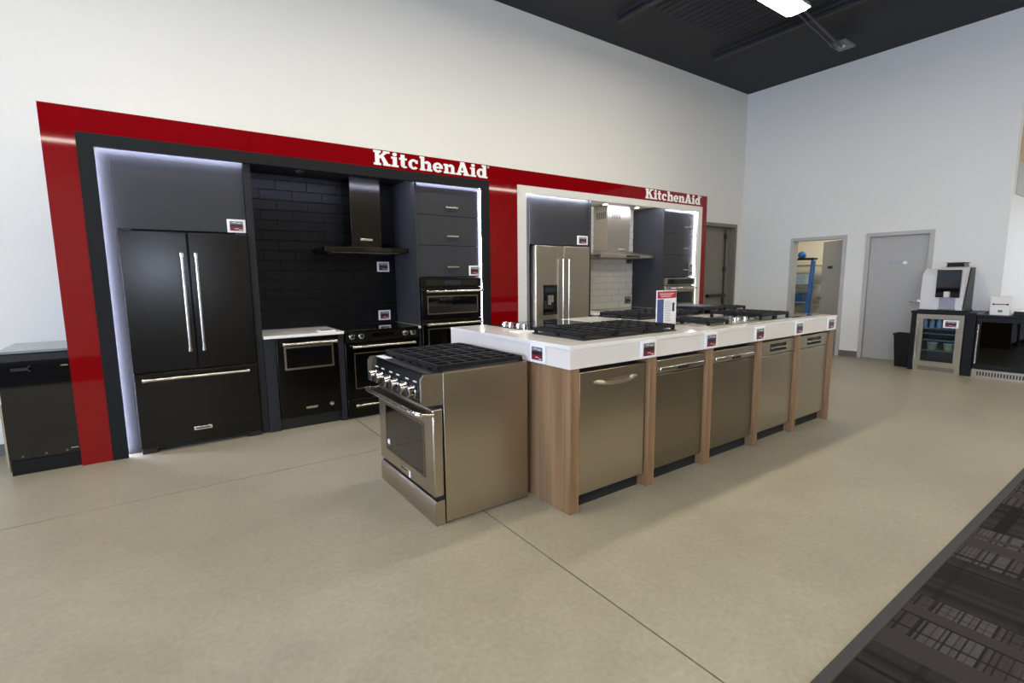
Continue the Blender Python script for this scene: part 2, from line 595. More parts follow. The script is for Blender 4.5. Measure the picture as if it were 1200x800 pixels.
for a, b in ((DB[0] - 0.06, DB[0] + 0.004), (DB[1] - 0.004, DB[1] + 0.06)):
    bx('door_frame', 'ddoor', a, b, YB - 0.02, YB + 0.17, 0, DB[2] + 0.06, d3)
bx('door_frame', 'ddoor', DB[0] + 0.004, DB[1] - 0.004, YB - 0.02, YB + 0.17, DB[2] - 0.004, DB[2] + 0.06, d3)
bx('door_leaf', 'ddoor', DB[0] + 0.008, 9.27, YB + 0.1, YB + 0.145, 0.01, DB[2] - 0.01, d3)
bx('door_leaf', 'ddoor', 9.28, DB[1] - 0.008, YB + 0.1, YB + 0.145, 0.01, DB[2] - 0.01, d3)
rod = MB().tube((9.96, YB + 0.075, 0.1), (9.96, YB + 0.075, DB[2] - 0.04), 0.014)
for z in (0.4, 0.92, 1.55, 2.2):
    rod.tube((9.96, YB + 0.075, z - 0.05), (9.96, YB + 0.075, z + 0.05), 0.03)
rod.box(9.4, 9.99, YB + 0.04, YB + 0.1, 1.0, 1.06).build('panic_bar', 'bss_dark', d3)

# room behind door 1
struct(MB().box(12.6, 12.7, -2.9, 0.9, 0, 2.9).build('wall_storeroom_end', 'cream'))
struct(MB().box(XW + 0.15, 12.7, 0.856, 0.95, 0, 2.9).build('wall_storeroom_side', 'cream'))
struct(MB().box(XW + 0.15, 12.7, -3.0, -2.9, 0, 2.9).build('wall_storeroom_return', 'cream'))
struct(MB().box(XW + 0.15, 12.7, -3.0, 0.95, 2.9, 2.98).build('ceiling_storeroom', 'cream'))
la = thing('ceiling_lamp', (11.6, -0.8, 2.86), 'ceiling lamp inside the storeroom behind the open door', 'lamp')
bx('housing', 'plastic_g', 11.0, 12.2, -0.95, -0.65, 2.86, 2.9, la)
bx('diffuser', glow('storeroom_diffuser', (255, 246, 228), 26), 11.02, 12.18, -0.93, -0.67, 2.85, 2.86, la)

# ------------------------------------------------------------------ carpet
CY = -4.315
ca = struct(bx('floor_carpet', 'strip', -2.2, 9.0, -7.4, CY - 0.05, 0.0, 0.003))
bx('edge_strip', 'strip', -2.2, 9.0, CY - 0.045, CY, 0.0, 0.009, ca, 0.003)
proto = {}
for i in range(22):
    for j in range(6):
        k = (i + j) % 2
        x, y = -1.94 + 0.5 * i, CY - 0.045 - 0.25 - 0.5 * j
        if k not in proto:
            o = bx('carpet_tile', ('carpet_a', 'carpet_b')[k], x - .249, x + .249, y - .249, y + .249, 0.002, 0.009, ca)
            proto[k] = o
        else:
            o = proto[k].copy()
            COL.objects.link(o)
            o.parent = ca
            c = Vector((x, y, 0.0055)) - Vector(ca.location)
            o.location = c

# ------------------------------------------------------------------ ceiling lamps
def strip_lamp(x0, x1, y, label):
    z = 4.68
    r = thing('strip_light', ((x0 + x1) / 2, y, z), label, 'light', 'ceiling strip lights')
    pts = [(y - 0.15, z + 0.02), (y + 0.15, z + 0.02), (y + 0.12, z + 0.09), (y - 0.12, z + 0.09)]
    MB().prism(pts, 'x', x0, x1).build('housing', 'plastic_g', r)
    MB().prism([(y - 0.145, z + 0.02), (y - 0.09, z), (y + 0.09, z), (y + 0.145, z + 0.02)], 'x', x0 + 0.02, x1 - 0.02).build('diffuser', 'tube', r)
    for x in (x0 + 0.25, x1 - 0.25):
        MB().tube((x, y, z + 0.09), (x, y, HC), 0.006, n=6).build('hanger', 'beam', r)
LY = -1.635
for i, x1 in enumerate((7.45, 4.4, 1.4, -1.7)):
    strip_lamp(x1 - 2.4, x1, LY, 'long white strip light under the dark ceiling above the island' if i == 0 else 'strip light under the dark ceiling over the wall display')
for y in (-6.6, -10.8):
    for x1 in (12.4, 9.4, 6.4, 3.4, 0.4, -2.6):
        strip_lamp(x1 - 2.4, x1, y, 'strip light under the dark ceiling over the carpet aisle')
o = MB().tube((7.452, LY - 0.02, 4.75), (9.13, -1.45, 4.765), 0.016).tube((7.452, LY + 0.06, 4.75), (9.13, -1.37, 4.765), 0.012).build('conduit', P('conduit_grey', (78, 78, 80), 0.45, 0.5))
tag(o, 'pair of thin metal conduits running from strip light along ceiling', 'conduit')
sp = thing('ceiling_sensor', (9.16, -1.45, 4.78), 'flat grey sensor box with round lens hung below the ceiling', 'sensor')
bx('body', P('sensor_grey', (112, 116, 116), 0.5), 8.98, 9.34, -1.56, -1.34, 4.78, 4.81, sp, 0.008)
MB().lathe((9.16, -1.45, 4.78), [(0.045, 0.0), (0.04, -0.012), (0.02, -0.02)]).build('lens', 'plastic_g', sp)
MB().tube((9.16, -1.45, 4.81), (9.16, -1.45, HC), 0.03).build('stem', 'beam', sp)

# ------------------------------------------------------------------ wall display surround
su = thing('display_surround', (4.06, 0.35, 0), 'glossy red wall surround framing two kitchen displays with white lettering', 'display')
W, H = 8.125, 2.7285
DF = (0.192, 3.84, 0.292, 3.737, 2.551, 2.456)
NC = 2.505
WF = (4.2465, 7.994, 4.378, 7.888, 2.551, 2.462)
for x0, x1, z0, z1 in ((0, DF[0], 0, 2.551), (DF[1], WF[0], 0, 2.551), (WF[1], W, 0, 2.551)):
    bx('red_panel', 'red', x0, x1 - 0.001, 0, 0.025, z0, z1 - 0.001, su)
for x0, x1 in ((0, 1.36), (1.36, 4.06), (4.06, 6.1), (6.1, W)):
    bx('red_panel', 'red', x0, x1 - 0.002, 0, 0.025, 2.551, H, su)
for F, mt, lb in ((DF, 'black_lam', 'black inner frame'), (WF, 'white_lam', 'white inner frame')):
    for b in ((F[0], F[2], 0.0, F[4]), (F[3], F[1], 0.0, F[4]), (F[2], F[3], F[5], F[4])):
        p = bx('niche_frame', mt, b[0], b[1], -0.006, 0.03, b[2], b[3], su)
        p['label'] = lb
    bx('niche_return', mt, F[2] - 0.05, F[2] - 0.03, 0.03, 0.12, 0.0, NC, su)
    bx('niche_return', mt, F[3] + 0.031, F[3] + 0.05, 0.03, 0.12, 0.0, NC, su)
bx('niche_ceiling', 'dgrey_lam', DF[2] - 0.03, DF[3] + 0.03, 0.03, 0.70, NC, 2.54, su)
bx('niche_ceiling', 'white_lam', WF[2] - 0.03, WF[3] + 0.03, 0.03, 0.70, NC, 2.54, su)
bx('top_board', 'white_lam', 0.22, W, 0.03, 0.70, 2.69, 2.72, su)
bx('end_board', 'white_lam', W - 0.03, W, 0.03, 0.70, 0, 2.69, su)
bx('end_board', 'white_lam', 0.212, 0.238, 0.03, 0.70, 0, 2.69, su)

# slab-serif lettering built stroke by stroke (cap height 1)
def ring(cx, cy, ro_x, ro_y, ri_x, ri_y, a0, a1, n=18):
    out = []
    for i in range(n):
        t0, t1 = R(a0 + (a1 - a0) * i / n), R(a0 + (a1 - a0) * (i + 1) / n)
        out.append([(cx + ri_x * math.cos(t0), cy + ri_y * math.sin(t0)), (cx + ro_x * math.cos(t0), cy + ro_y * math.sin(t0)),
                    (cx + ro_x * math.cos(t1), cy + ro_y * math.sin(t1)), (cx + ri_x * math.cos(t1), cy + ri_y * math.sin(t1))])
    return out

def rc(x0, x1, y0, y1):
    return [(x0, y0), (x1, y0), (x1, y1), (x0, y1)]
XH = 0.70
GL = {
    'K': (1.12, [rc(.10, .38, 0, 1), rc(0, .48, 0, .15), rc(0, .48, .85, 1), [(.36, .42), (.36, .62), (.70, .95), (.98, .95)], [(.46, .56), (.66, .66), (1.02, .06), (.68, .06)], rc(.62, 1.06, .87, 1), rc(.62, 1.12, 0, .14)]),
    'i': (.50, [rc(.10, .38, 0, XH), rc(0, .48, 0, .13), rc(0, .3, XH - .14, XH)] + ring(.24, .87, .15, .13, 0, 0, 0, 360, 12)),
    't': (.58, [rc(.10, .37, .16, .92), rc(0, .52, XH - .14, XH)] + ring(.35, .2, .25, .2, .0, .05, 180, 325, 10) + [rc(.10, .35, .14, .3)]),
    'c': (.76, ring(.37, .35, .37, .365, .13, .21, 42, 318, 22) + [rc(.50, .66, .42, .66)]),
    'h': (.90, [rc(.08, .34, 0, 1), rc(0, .42, 0, .13), rc(0, .24, .86, 1), rc(.56, .82, 0, .46), rc(.48, .90, 0, .13)] + ring(.55, .43, .27, .285, .04, .1, 0, 150, 12)),
    'e': (.78, ring(.38, .35, .38, .365, .14, .21, 0, 322, 24) + [rc(.12, .75, .29, .41)]),
    'n': (.90, [rc(.08, .34, 0, XH), rc(0, .42, 0, .13), rc(0, .24, XH - .14, XH), rc(.56, .82, 0, .46), rc(.48, .90, 0, .13)] + ring(.55, .43, .27, .285, .04, .1, 0, 150, 12)),
    'A': (1.10, [[(.08, .05), (.30, .05), (.60, .98), (.40, .98)], [(.70, .05), (1.02, .05), (.68, .98), (.40, .98)], rc(.26, .80, .22, .36), rc(0, .42, 0, .14), rc(.60, 1.10, 0, .14), rc(.34, .68, .88, 1)]),
    'd': (.86, ring(.36, .35, .36, .365, .12, .21, 0, 360, 24) + [rc(.52, .78, 0, 1), rc(.42, .6, .86, 1), rc(.7, .88, 0, .13)]),
}

def wordmark(text, x0, x1, z0, h):
    gap = 0.045
    tot = sum(GL[c][0] for c in text) + gap * (len(text) - 1)
    sx = (x1 - x0 - 0.03) / tot
    x = x0
    for c in text:
        wd, polys = GL[c]
        mb = MB()
        for i, p in enumerate(polys):
            mb.prism([(x + a * sx, z0 + b * h) for a, b in p], 'y', -0.004 - 0.00015 * (i % 9), -0.0005)
        mb.build('letter', 'letter', su)
        x += (wd + gap) * sx
    mb = MB()
    for p in ring(0, 0, 1, 1, .6, .6, 0, 360, 12):
        mb.prism([(x1 - 0.012 + a * 0.012, z0 + h * 0.9 + b * 0.012) for a, b in p], 'y', -0.004, -0.0005)
    mb.build('registered_mark', 'letter', su)
wordmark('KitchenAid', 2.47, 3.845, 2.578, 0.142)
wordmark('KitchenAid', 6.585, 7.96, 2.578, 0.142)

# LED strips behind the frames
def leds(F, mt, what, dx):
    for b, wh in (((F[2] - 0.022 + dx, F[2] - 0.012 + dx, 0.052, 0.064, 0.02, F[5]), 'upright at the side next to the refrigerator'),
                  ((F[3] + 0.012, F[3] + 0.022, 0.052, 0.064, 0.02, F[5]), 'upright at the side next to the wall ovens'),
                  ((F[2], F[3], 0.052, 0.064, F[5] + 0.010, F[5] + 0.018), 'along the top edge of the niche')):
        o = bx('led_strip', mt, *b)
        tag(o, 'glowing led strip inside the %s frame, %s' % (what, wh), 'light', 'led strips in the niche frames')
leds(DF, 'led', 'black', 0.0)
leds(WF, 'ledw', 'white', 0.026)

# ------------------------------------------------------------------ helpers for appliances
def hbar(name, parent, mat, x0, x1, y, z, r=0.011, back=0.05, capm='chrome'):
    """horizontal tube handle facing -y with end brackets"""
    h = MB().tube((x0, y, z), (x1, y, z), r)
    for x in (x0 + 0.012, x1 - 0.012):
        h.tube((x - 0.012, y, z), (x + 0.012, y, z), r * 1.35).tube((x, y, z), (x, y + back, z), r * 0.9)
    return h.build(name, mat, parent)

def vbar(name, parent, mat, x, y, z0, z1, r=0.012, back=0.05, capm='polished'):
    h = MB().tube((x, y, z0), (x, y, z1), r)
    for z in (z0 + 0.015, z1 - 0.015):
        h.tube((x, y, z - 0.015), (x, y, z + 0.015), r * 1.4).tube((x, y, z), (x, y + back, z), r * 0.9)
    return h.build(name, mat, parent)

TAGS = 'price tags on the displays'
def price_tag(c, nrm, label, w=0.145, h=0.115, dark=False):
    """small framed price card; nrm is '-y' or '-x'"""
    x, y, z = c
    if nrm == '-y':
        y -= 0.0015
    else:
        x -= 0.0015
    r = thing('price_tag', (x, y, z - h / 2), label, 'price tag', TAGS)

    def pc(nm, mt, u0, u1, d0, d1, v0, v1, bev=0.0):
        if nrm == '-y':
            return bx(nm, mt, x + u0, x + u1, y - d1, y - d0, z + v0, z + v1, r, bev)
        return bx(nm, mt, x - d1, x - d0, y - u1, y - u0, z + v0, z + v1, r, bev)
    fm = 'tag_grey' if dark else 'tag_white'
    pc('frame', fm, -w / 2, w / 2, 0.0, 0.012, -h / 2, h / 2, 0.002)
    a = w * 0.36
    pc('header', 'tag_grey', -a, a, 0.012, 0.0135, h * 0.14, h * 0.36)
    pc('picture', 'tag_dark', -a, a, 0.012, 0.0135, -h * 0.08, h * 0.14)
    pc('price_band', 'tag_dark' if dark else 'tag_red', -a, a, 0.012, 0.0135, -h * 0.36, -h * 0.08)
    for i, (u, v) in enumerate(((-.2, .27), (.05, .22), (-.1, -.2), (.12, -.28))):
        pc('text_line', 'tag_white', w * u, w * (u + .2), 0.0135, 0.0142, h * v - 0.002, h * v + 0.002)

def backsplash(nm, label, x0, x1, z0, z1, y, tw, th, tmat, gmat):
    r = thing(nm, ((x0 + x1) / 2, y, z0), label, 'backsplash')
    bx('grout', gmat, x0, x1, y, 0.70, z0, z1, r)
    gp, n, z = 0.006, 0, z0
    cache = {}
    while z < z1 - 0.01:
        t1 = min(z + th, z1)
        x = x0 - (tw / 2 if n % 2 else 0)
        while x < x1 - 0.01:
            a, b = max(x, x0), min(x + tw, x1)
            if b - a > 0.02:
                key = (round(b - a, 3), round(t1 - z, 3))
                cc = Vector(((a + b) / 2, y - 0.002, (z + t1) / 2))
                if key in cache:
                    o = cache[key].copy()
                    COL.objects.link(o)
                    o.parent = r
                    o.location = cc - Vector(r.location)
                else:
                    o = bx('tile', tmat, a + gp / 2, b - gp / 2, y - 0.006, y + 0.002, z + gp / 2, t1 - gp / 2, r, 0.0015)
                    cache[key] = o
            x += tw
        z += th
        n += 1
    return r

def hood(label, x0, x1, cx0, cx1, mat, zc, smat):
    """wall chimney hood: slim canopy, sloped collar, chimney with vent slots"""
    xm = (x0 + x1) / 2
    r = thing('range_hood', (xm, 0.4, zc), label, 'range hood')
    yb, yf = 0.65, 0.17
    bx('canopy', mat, x0, x1, yf, yb, zc, zc + 0.05, r, 0.004)
    mb = MB()
    a = [(x0 + 0.02, yf + 0.02, zc + 0.05), (x1 - 0.02, yf + 0.02, zc + 0.05), (x1 - 0.02, yb, zc + 0.05), (x0 + 0.02, yb, zc + 0.05)]
    b = [(cx0 - 0.02, 0.34, zc + 0.10), (cx1 + 0.02, 0.34, zc + 0.10), (cx1 + 0.02, yb, zc + 0.10), (cx0 - 0.02, yb, zc + 0.10)]
    mb.v = a + b
    mb.f = [(0, 1, 5, 4), (1, 2, 6, 5), (2, 3, 7, 6), (3, 0, 4, 7), (4, 5, 6, 7), (3, 2, 1, 0)]
    mb.build('collar', mat, r)
    ch = bx('chimney', smat, cx0, cx1, 0.36, yb, zc + 0.09, 2.504, r, 0.003)
    bx('chimney_sleeve', smat, cx0 + 0.006, cx1 - 0.006, 0.366, yb, 2.2, 2.504, r, 0.003)
    for i in range(0 if mat == 'bss' else 7):
        xx = cx0 + (cx1 - cx0) * 0.2 + i * 0.028
        bx('vent_slot', 'void', cx0 - 0.001, cx0 + 0.006, 0.40 + i * 0.03, 0.415 + i * 0.03, 2.30, 2.40, ch)
        bx('vent_slot', 'void', xx, xx + 0.012, 0.3595, 0.362, 2.30, 2.40, ch)
    bx('control_strip', 'bglass', xm - 0.05, xm + 0.25, yf - 0.003, yf + 0.002, zc + 0.012, zc + 0.038, r)
    bx('filter', 'ss_dark', x0 + 0.08, x1 - 0.08, yf + 0.06, yb - 0.05, zc - 0.006, zc, r)
    bx('badge', 'polished', xm - 0.02, xm + 0.11, 0.345, 0.36, zc + 0.13, zc + 0.155, r, 0.002)
    return r

def fridge(label, x0, x1, ztop, doorm, handm, dispenser, yf=0.0):
    xm = (x0 + x1) / 2
    r = thing('french_door_refrigerator', (xm, 0.35, 0), label, 'refrigerator')
    bx('body', 'bss_dark' if doorm == 'bss' else 'ss_dark', x0 + 0.004, x1 - 0.004, yf + 0.065, 0.67, 0.05, ztop - 0.008, r)
    zd = 0.685
    dz0, dz1 = 0.045, zd - 0.008
    for s, a, b in ((-1, x0, xm - 0.003), (1, xm + 0.003, x1)):
        d = bx('door', doorm, a, b, yf, yf + 0.06, zd, ztop, r, 0.006)
        hx = xm + s * 0.05
        vbar('handle', d, handm, hx, yf - 0.052, 0.845, 1.665, 0.0125, 0.052)
        if dispenser and s == -1:
            dx0, dx1, c0, c1 = 4.645, 4.88, 0.945, 1.335
            dd = bx('dispenser', 'bglass', dx0, dx1, yf - 0.006, yf + 0.01, c0, c1, d, 0.004)
            # (a door carries its dispenser; the fittings share its mesh level)
            mb = MB().box(dx0 + 0.03, dx1 - 0.03, yf - 0.012, yf - 0.005, 1.24, 1.30)
            mb.build('dispenser_display', 'screen', d)
            MB().box(dx0 + 0.07, dx0 + 0.12, yf - 0.02, yf - 0.005, 1.08, 1.2).box(dx0 + 0.125, dx0 + 0.16, yf - 0.018, yf - 0.005, 1.11, 1.2).build('paddle', 'chrome', d)
            MB().box(dx0 + 0.02, dx1 - 0.02, yf - 0.03, yf - 0.004, c0 + 0.01, c0 + 0.035).build('drip_tray', 'bss_dark', d)
    dw = bx('freezer_drawer', doorm, x0, x1, yf, yf + 0.06, dz0, dz1, r, 0.006)
    hbar('handle', dw, handm, x0 + 0.055, x1 - 0.075, yf - 0.052, 0.63, 0.0125, 0.052, 'polished')
    bx('badge', 'polished', xm - 0.075, xm + 0.06, yf - 0.004, yf, 0.145, 0.175, dw, 0.0015)
    bx('badge_text', 'ink', xm - 0.062, xm + 0.047, yf - 0.0048, yf - 0.004, 0.155, 0.165, dw)
    bx('toe_grille', 'bss_dark', x0 + 0.11, x1 - 0.11, yf + 0.08, yf + 0.1, 0.005, 0.048, r)
    for a, b in ((x0 + 0.005, x0 + 0.11), (x1 - 0.11, x1 - 0.005)):
        bx('foot', 'bss_dark', a, b, yf + 0.01, yf + 0.16, 0.0, 0.046, r, 0.004)
    for xx in (x0 + 0.05, x1 - 0.05):
        bx('hinge_cover', 'bss_dark', xx - 0.035, xx + 0.035, yf + 0.015, yf + 0.12, ztop - 0.002, ztop + 0.012, r, 0.003)
    return r

def cabinet_over_fridge(label, x0, x1, z0, z1, y, mat):
    r = thing('upper_cabinet', ((x0 + x1) / 2, 0.37, z0), label, 'cabinet')
    bx('body', 'dgrey_lam', x0 + 0.003, x1 - 0.003, y + 0.02, 0.67, z0, z1, r)
    bx('door', mat, x0, x1, y, y + 0.019, z0, z1, r, 0.0015)
    return r

def oven_window(parent, nm, x0, x1, z0, z1, yf, framem, f=0.012):
    g_ = bx(nm, 'bglass', x0, x1, yf - 0.002, yf + 0.004, z0, z1, parent)
    for b in ((x0 - f, x1 + f, z0 - f, z0), (x0 - f, x1 + f, z1, z1 + f), (x0 - f, x0, z0, z1), (x1, x1 + f, z0, z1)):
        bx('window_trim', framem, b[0], b[1], yf - 0.005, yf + 0.004, b[2], b[3], parent)
    return g_

def knob(parent, c, axis, r=0.022, d=0.03, mat='polished', face='bss_dark'):
    """round control knob; axis '-y' or '-x' or 'z'"""
    x, y, z = c
    ax = {'-y': ('y', -1), '-x': ('x', -1), 'z': ('z', 1)}[axis]
    s = ax[1]
    prof = [(r * 1.15, 0.0), (r * 1.15, s * 0.006), (r, s * 0.008), (r * 0.95, s * d * 0.95), (r * 0.85, s * d)]
    k = MB().lathe(c, prof, 18, ax[0]).build('knob', mat, parent)
    MB().lathe(c, [(r * 0.8, s * d), (r * 0.75, s * (d + 0.003))], 16, ax[0]).build('knob_face', face, k)
    return k

# ------------------------------------------------------------------ dark kitchen
fridge('black stainless french door refrigerator with bottom drawer in the dark display', 0.378, 1.287, 1.838, 'bss', 'chrome', False)
cabinet_over_fridge('plain charcoal cabinet above the black refrigerator', 0.372, 1.294, 1.858, 2.425, 0.085, 'grey_lam')
o = MB().box(0.263, 0.37, 0.095, 0.115, 0, 2.504).box(0.37, 1.296, 0.095, 0.115, 2.427, 2.504).build('filler_panel', 'grey_lam')
tag(o, 'narrow charcoal filler strip beside and above the black refrigerator', 'panel')
o = bx('end_panel', 'dgrey_lam', 1.297, 1.352, 0.045, 0.69, 0, 2.504)
tag(o, 'tall dark grey end panel between black refrigerator and black tiled niche', 'panel')
price_tag((1.215, 0.085, 1.915), '-y', 'red price tag on the charcoal cabinet above the black refrigerator')
backsplash('backsplash', 'black brick-laid tile backsplash behind the dark hood', 1.354, 2.918, 0.922, 2.504, 0.66, 0.305, 0.102, 'btile', 'bgrout')
hood('black stainless chimney hood on the black tiled wall', 1.99, 2.885, 2.325, 2.655, 'bss', 1.715, 'bss')
price_tag((2.765, 0.654, 1.575), '-y', 'price tag on black tiles just under the black hood')
price_tag((2.757, 0.654, 1.01), '-y', 'price tag on black tiles just above the black range')
dl = thing('downlight', (1.83, 0.35, 2.49), 'unlit round downlight in the ceiling of the black tiled niche', 'light')
MB().lathe((1.83, 0.35, 2.4915), [(0.045, 0.012), (0.045, 0), (0.03, -0.002)]).build('rim', 'dgrey_lam', dl)
MB().lathe((1.83, 0.35, 2.489), [(0.028, 0.002), (0.026, -0.001)]).build('lens', 'tag_grey', dl)

ct = thing('countertop', (1.72, 0.33, 0.893), 'short white countertop over the black dishwasher in the dark display', 'countertop')
bx('slab', 'quartz', 1.353, 2.083, -0.012, 0.66, 0.893, 0.92, ct, 0.003)
o = bx('countertop', 'quartz', 2.888, 2.92, -0.012, 0.66, 0.893, 0.92, None, 0.003)
tag(o, 'thin white countertop sliver between black range and oven tower', 'countertop')
o = bx('base_filler', 'dgrey_lam', 1.354, 1.452, 0.02, 0.6, 0, 0.892)
tag(o, 'dark grey base panel left of the black dishwasher', 'panel')
o = bx('base_filler', 'dgrey_lam', 2.026, 2.082, 0.012, 0.6, 0, 0.892)
tag(o, 'dark grey base panel between black dishwasher and black range', 'panel')
cs = thing('card_holder', (1.93, 0.1, 0.92), 'small flat card holder lying on the short white countertop', 'card holder')
bx('tray', 'tag_white', 1.86, 2.02, 0.05, 0.16, 0.92, 0.93, cs, 0.002)
bx('card', 'ink', 1.885, 1.995, 0.07, 0.14, 0.93, 0.932, cs)

dw = thing('dishwasher', (1.74, 0.3, 0), 'black dishwasher with a window in its door under the short white countertop', 'dishwasher')
bx('tub', 'void', 1.456, 2.022, 0.06, 0.6, 0.01, 0.888, dw)
bx('toe_kick', 'bss_dark', 1.456, 2.022, 0.04, 0.06, 0.0, 0.115, dw)
d = bx('door', 'bss', 1.456, 2.022, 0.0, 0.055, 0.115, 0.885, dw, 0.004)
oven_window(d, 'door_window', 1.535, 1.955, 0.60, 0.79, 0.0, 'chrome', 0.018)
hbar('handle', d, 'chrome', 1.50, 2.0, -0.045, 0.832, 0.012, 0.045)
bx('badge', 'polished', 1.685, 1.79, -0.004, 0.0, 0.185, 0.207, d, 0.001)
MB().lathe((1.93, 0.0, 0.205), [(0.02, 0.0), (0.02, -0.004), (0.015, -0.006)], 18, 'y').build('seal_sticker', 'polished', d)

rg = thing('range', (2.485, 0.3, 0), 'black stainless slide-in electric range under the black hood', 'range')
bx('body', 'bss_dark', 2.09, 2.882, 0.05, 0.65, 0.02, 0.90, rg)
bx('cooktop', 'hglass', 2.086, 2.886, -0.02, 0.65, 0.90, 0.922, rg, 0.003)
cp = MB().prism([(-0.005, 0.80), (0.05, 0.80), (0.05, 0.9), (-0.02, 0.9), (-0.028, 0.885)], 'x', 2.09, 2.882).build('control_panel', 'bss', rg)
for x in (2.155, 2.25, 2.725, 2.815):
    knob(rg, (x, -0.02, 0.858), '-y', 0.024, 0.03)
bx('display', 'bglass', 2.37, 2.6, -0.026, -0.012, 0.84, 0.88, rg)
d = bx('oven_door', 'bss', 2.09, 2.882, 0.0, 0.05, 0.215, 0.795, rg, 0.004)
oven_window(d, 'door_window', 2.185, 2.80, 0.32, 0.675, 0.0, 'ss_dark', 0.01)
hbar('handle', d, 'chrome', 2.15, 2.83, -0.05, 0.752, 0.013, 0.05)
d = bx('drawer', 'bss', 2.09, 2.882, 0.0, 0.05, 0.025, 0.205, rg, 0.004)
hbar('handle', d, 'chrome', 2.16, 2.83, -0.04, 0.142, 0.011, 0.04)
bx('kick', 'bss_dark', 2.10, 2.872, 0.03, 0.05, 0.0, 0.03, rg)

def tower(label, x0, x1, mat, hx, drawers, yf, zb):
    r = thing('oven_tower_cabinet', ((x0 + x1) / 2, 0.37, 0), label, 'cabinet')
    bx('side_panel', mat, x0 - 0.022, x0, 0.045, 0.69, 0, 2.504, r)
    bx('side_panel', mat, x1, x1 + 0.047, 0.085, 0.69, 0, 2.504, r)
    bx('back_panel', 'dgrey_lam', x0, x1, 0.67, 0.69, 0, 2.504, r)
    bx('top_filler', mat, x0, x1, 0.09, 0.11, 2.435, 2.504, r)
    bx('shelf', 'dgrey_lam', x0, x1, 0.09, 0.67, zb, zb + 0.018, r)
    bx('base', 'dgrey_lam', x0, x1, 0.09, 0.67, 0.0, 0.16, r)
    for z0, z1 in drawers:
        d = bx('drawer_front', mat, x0 + 0.002, x1 - 0.002, yf, yf + 0.02, z0 + 0.003, z1 - 0.003, r, 0.0015)
        zc = (z0 + z1) / 2 - 0.065 if z1 < 2.0 else (z0 + z1) / 2 - 0.06
        h = MB().box(hx - 0.075, hx + 0.075, yf - 0.03, yf - 0.018, zc - 0.008, zc + 0.008)
        for x in (hx - 0.06, hx + 0.06):
            h.box(x - 0.006, x + 0.006, yf - 0.02, yf, zc - 0.006, zc + 0.006)
        h.build('handle', 'chrome', d)
    return r

def wall_oven(label, x0, x1, body, tr, win, z):
    """microwave over oven; z = tops of [panel, upper door, lower door], bottom"""
    zp, z1, z2, z3 = z
    r = thing('double_wall_oven', ((x0 + x1) / 2, 0.3, z3), label, 'oven')
    bx('chassis', 'void', x0 + 0.01, x1 - 0.01, 0.05, 0.6, z3, zp - 0.005, r)
    c = bx('control_panel', body, x0, x1, 0.0, 0.05, z1 + 0.004, zp, r, 0.003)
    bx('display', 'bglass', x0 + 0.05, x1 - 0.05, -0.004, 0.0, z1 + 0.02, zp - 0.018, c)
    bx('screen', 'screen', x0 + 0.28, x1 - 0.28, -0.0055, -0.004, z1 + 0.03, zp - 0.03, c)
    for a, b in ((z2, z1), (z3, z2)):
        d = bx('oven_door', body, x0, x1, 0.0, 0.05, a + 0.004, b - 0.004, r, 0.004)
        hbar('handle', d, tr, x0 + 0.035, x1 - 0.015, -0.05, b - 0.045, 0.013, 0.05)
        oven_window(d, 'door_window', x0 + 0.075, x1 - 0.065, max(a + 0.075, b - 0.46), b - 0.105, 0.0, win, 0.012)
    return r
tower('dark charcoal tower cabinet with three drawers above the black ovens', 2.944, 3.718, 'grey_lam', 3.365, ((2.128, 2.432), (1.80, 2.128), (1.452, 1.80)), 0.06, 1.438)
wall_oven('black stainless microwave and wall oven built into the charcoal tower', 2.946, 3.712, 'bss', 'chrome', 'ss_dark', (1.436, 1.335, 0.972, 0.17))
price_tag((3.652, 0.06, 1.52), '-y', 'red price tag on bottom drawer above the black wall ovens')

# ------------------------------------------------------------------ white kitchen
fridge('stainless french door refrigerator with black water dispenser in the white display', 4.53, 5.462, 1.835, 'ssv', 'chrome', True)
cabinet_over_fridge('plain charcoal cabinet above the stainless refrigerator', 4.50, 5.515, 1.858, 2.435, 0.085, 'grey_lam')
o = MB().box(4.349, 4.498, 0.095, 0.115, 0, 2.504).box(4.498, 5.517, 0.095, 0.115, 2.437, 2.504).build('filler_panel', 'grey_lam')
tag(o, 'narrow charcoal filler strip beside and above the stainless refrigerator', 'panel')
o = bx('end_panel', 'grey_lam', 5.518, 5.545, 0.06, 0.69, 0, 2.504)
tag(o, 'tall charcoal end panel between stainless refrigerator and white tiled niche', 'panel')
price_tag((5.40, 0.085, 1.93), '-y', 'red price tag on the charcoal cabinet above the stainless refrigerator', 0.19, 0.12)
backsplash('backsplash', 'white brick-laid tile backsplash behind the stainless hood', 5.547, 7.085, 0.925, 2.504, 0.66, 0.305, 0.102, 'wtile', 'wgrout')
hood('stainless chimney hood on the white tiled wall', 5.85, 7.03, 6.17, 6.66, 'ssv', 1.71, 'ssv')
price_tag((6.99, 0.654, 1.70), '-y', 'dark price card on white tiles just under the stainless hood', 0.14, 0.12, True)
price_tag((6.97, 0.654, 1.04), '-y', 'dark price card on white tiles near the white display counter', 0.14, 0.12, True)
for x, wh in ((6.10, 'nearer the stainless refrigerator'), (6.80, 'nearer the oven tower')):
    dl = thing('downlight', (x, 0.345, 2.49), 'lit round downlight in the white niche ceiling %s' % wh, 'light')
    MB().lathe((x, 0.345, 2.495), [(0.05, 0.009), (0.05, 0), (0.036, -0.003)]).build('rim', 'white_lam', dl)
    MB().lathe((x, 0.345, 2.492), [(0.034, 0.0), (0.03, -0.002)]).build('lens', 'down', dl)
o = bx('countertop', 'quartz', 5.547, 7.085, -0.012, 0.66, 0.895, 0.922, None, 0.003)
tag(o, 'long white countertop below the white tiled wall', 'countertop')
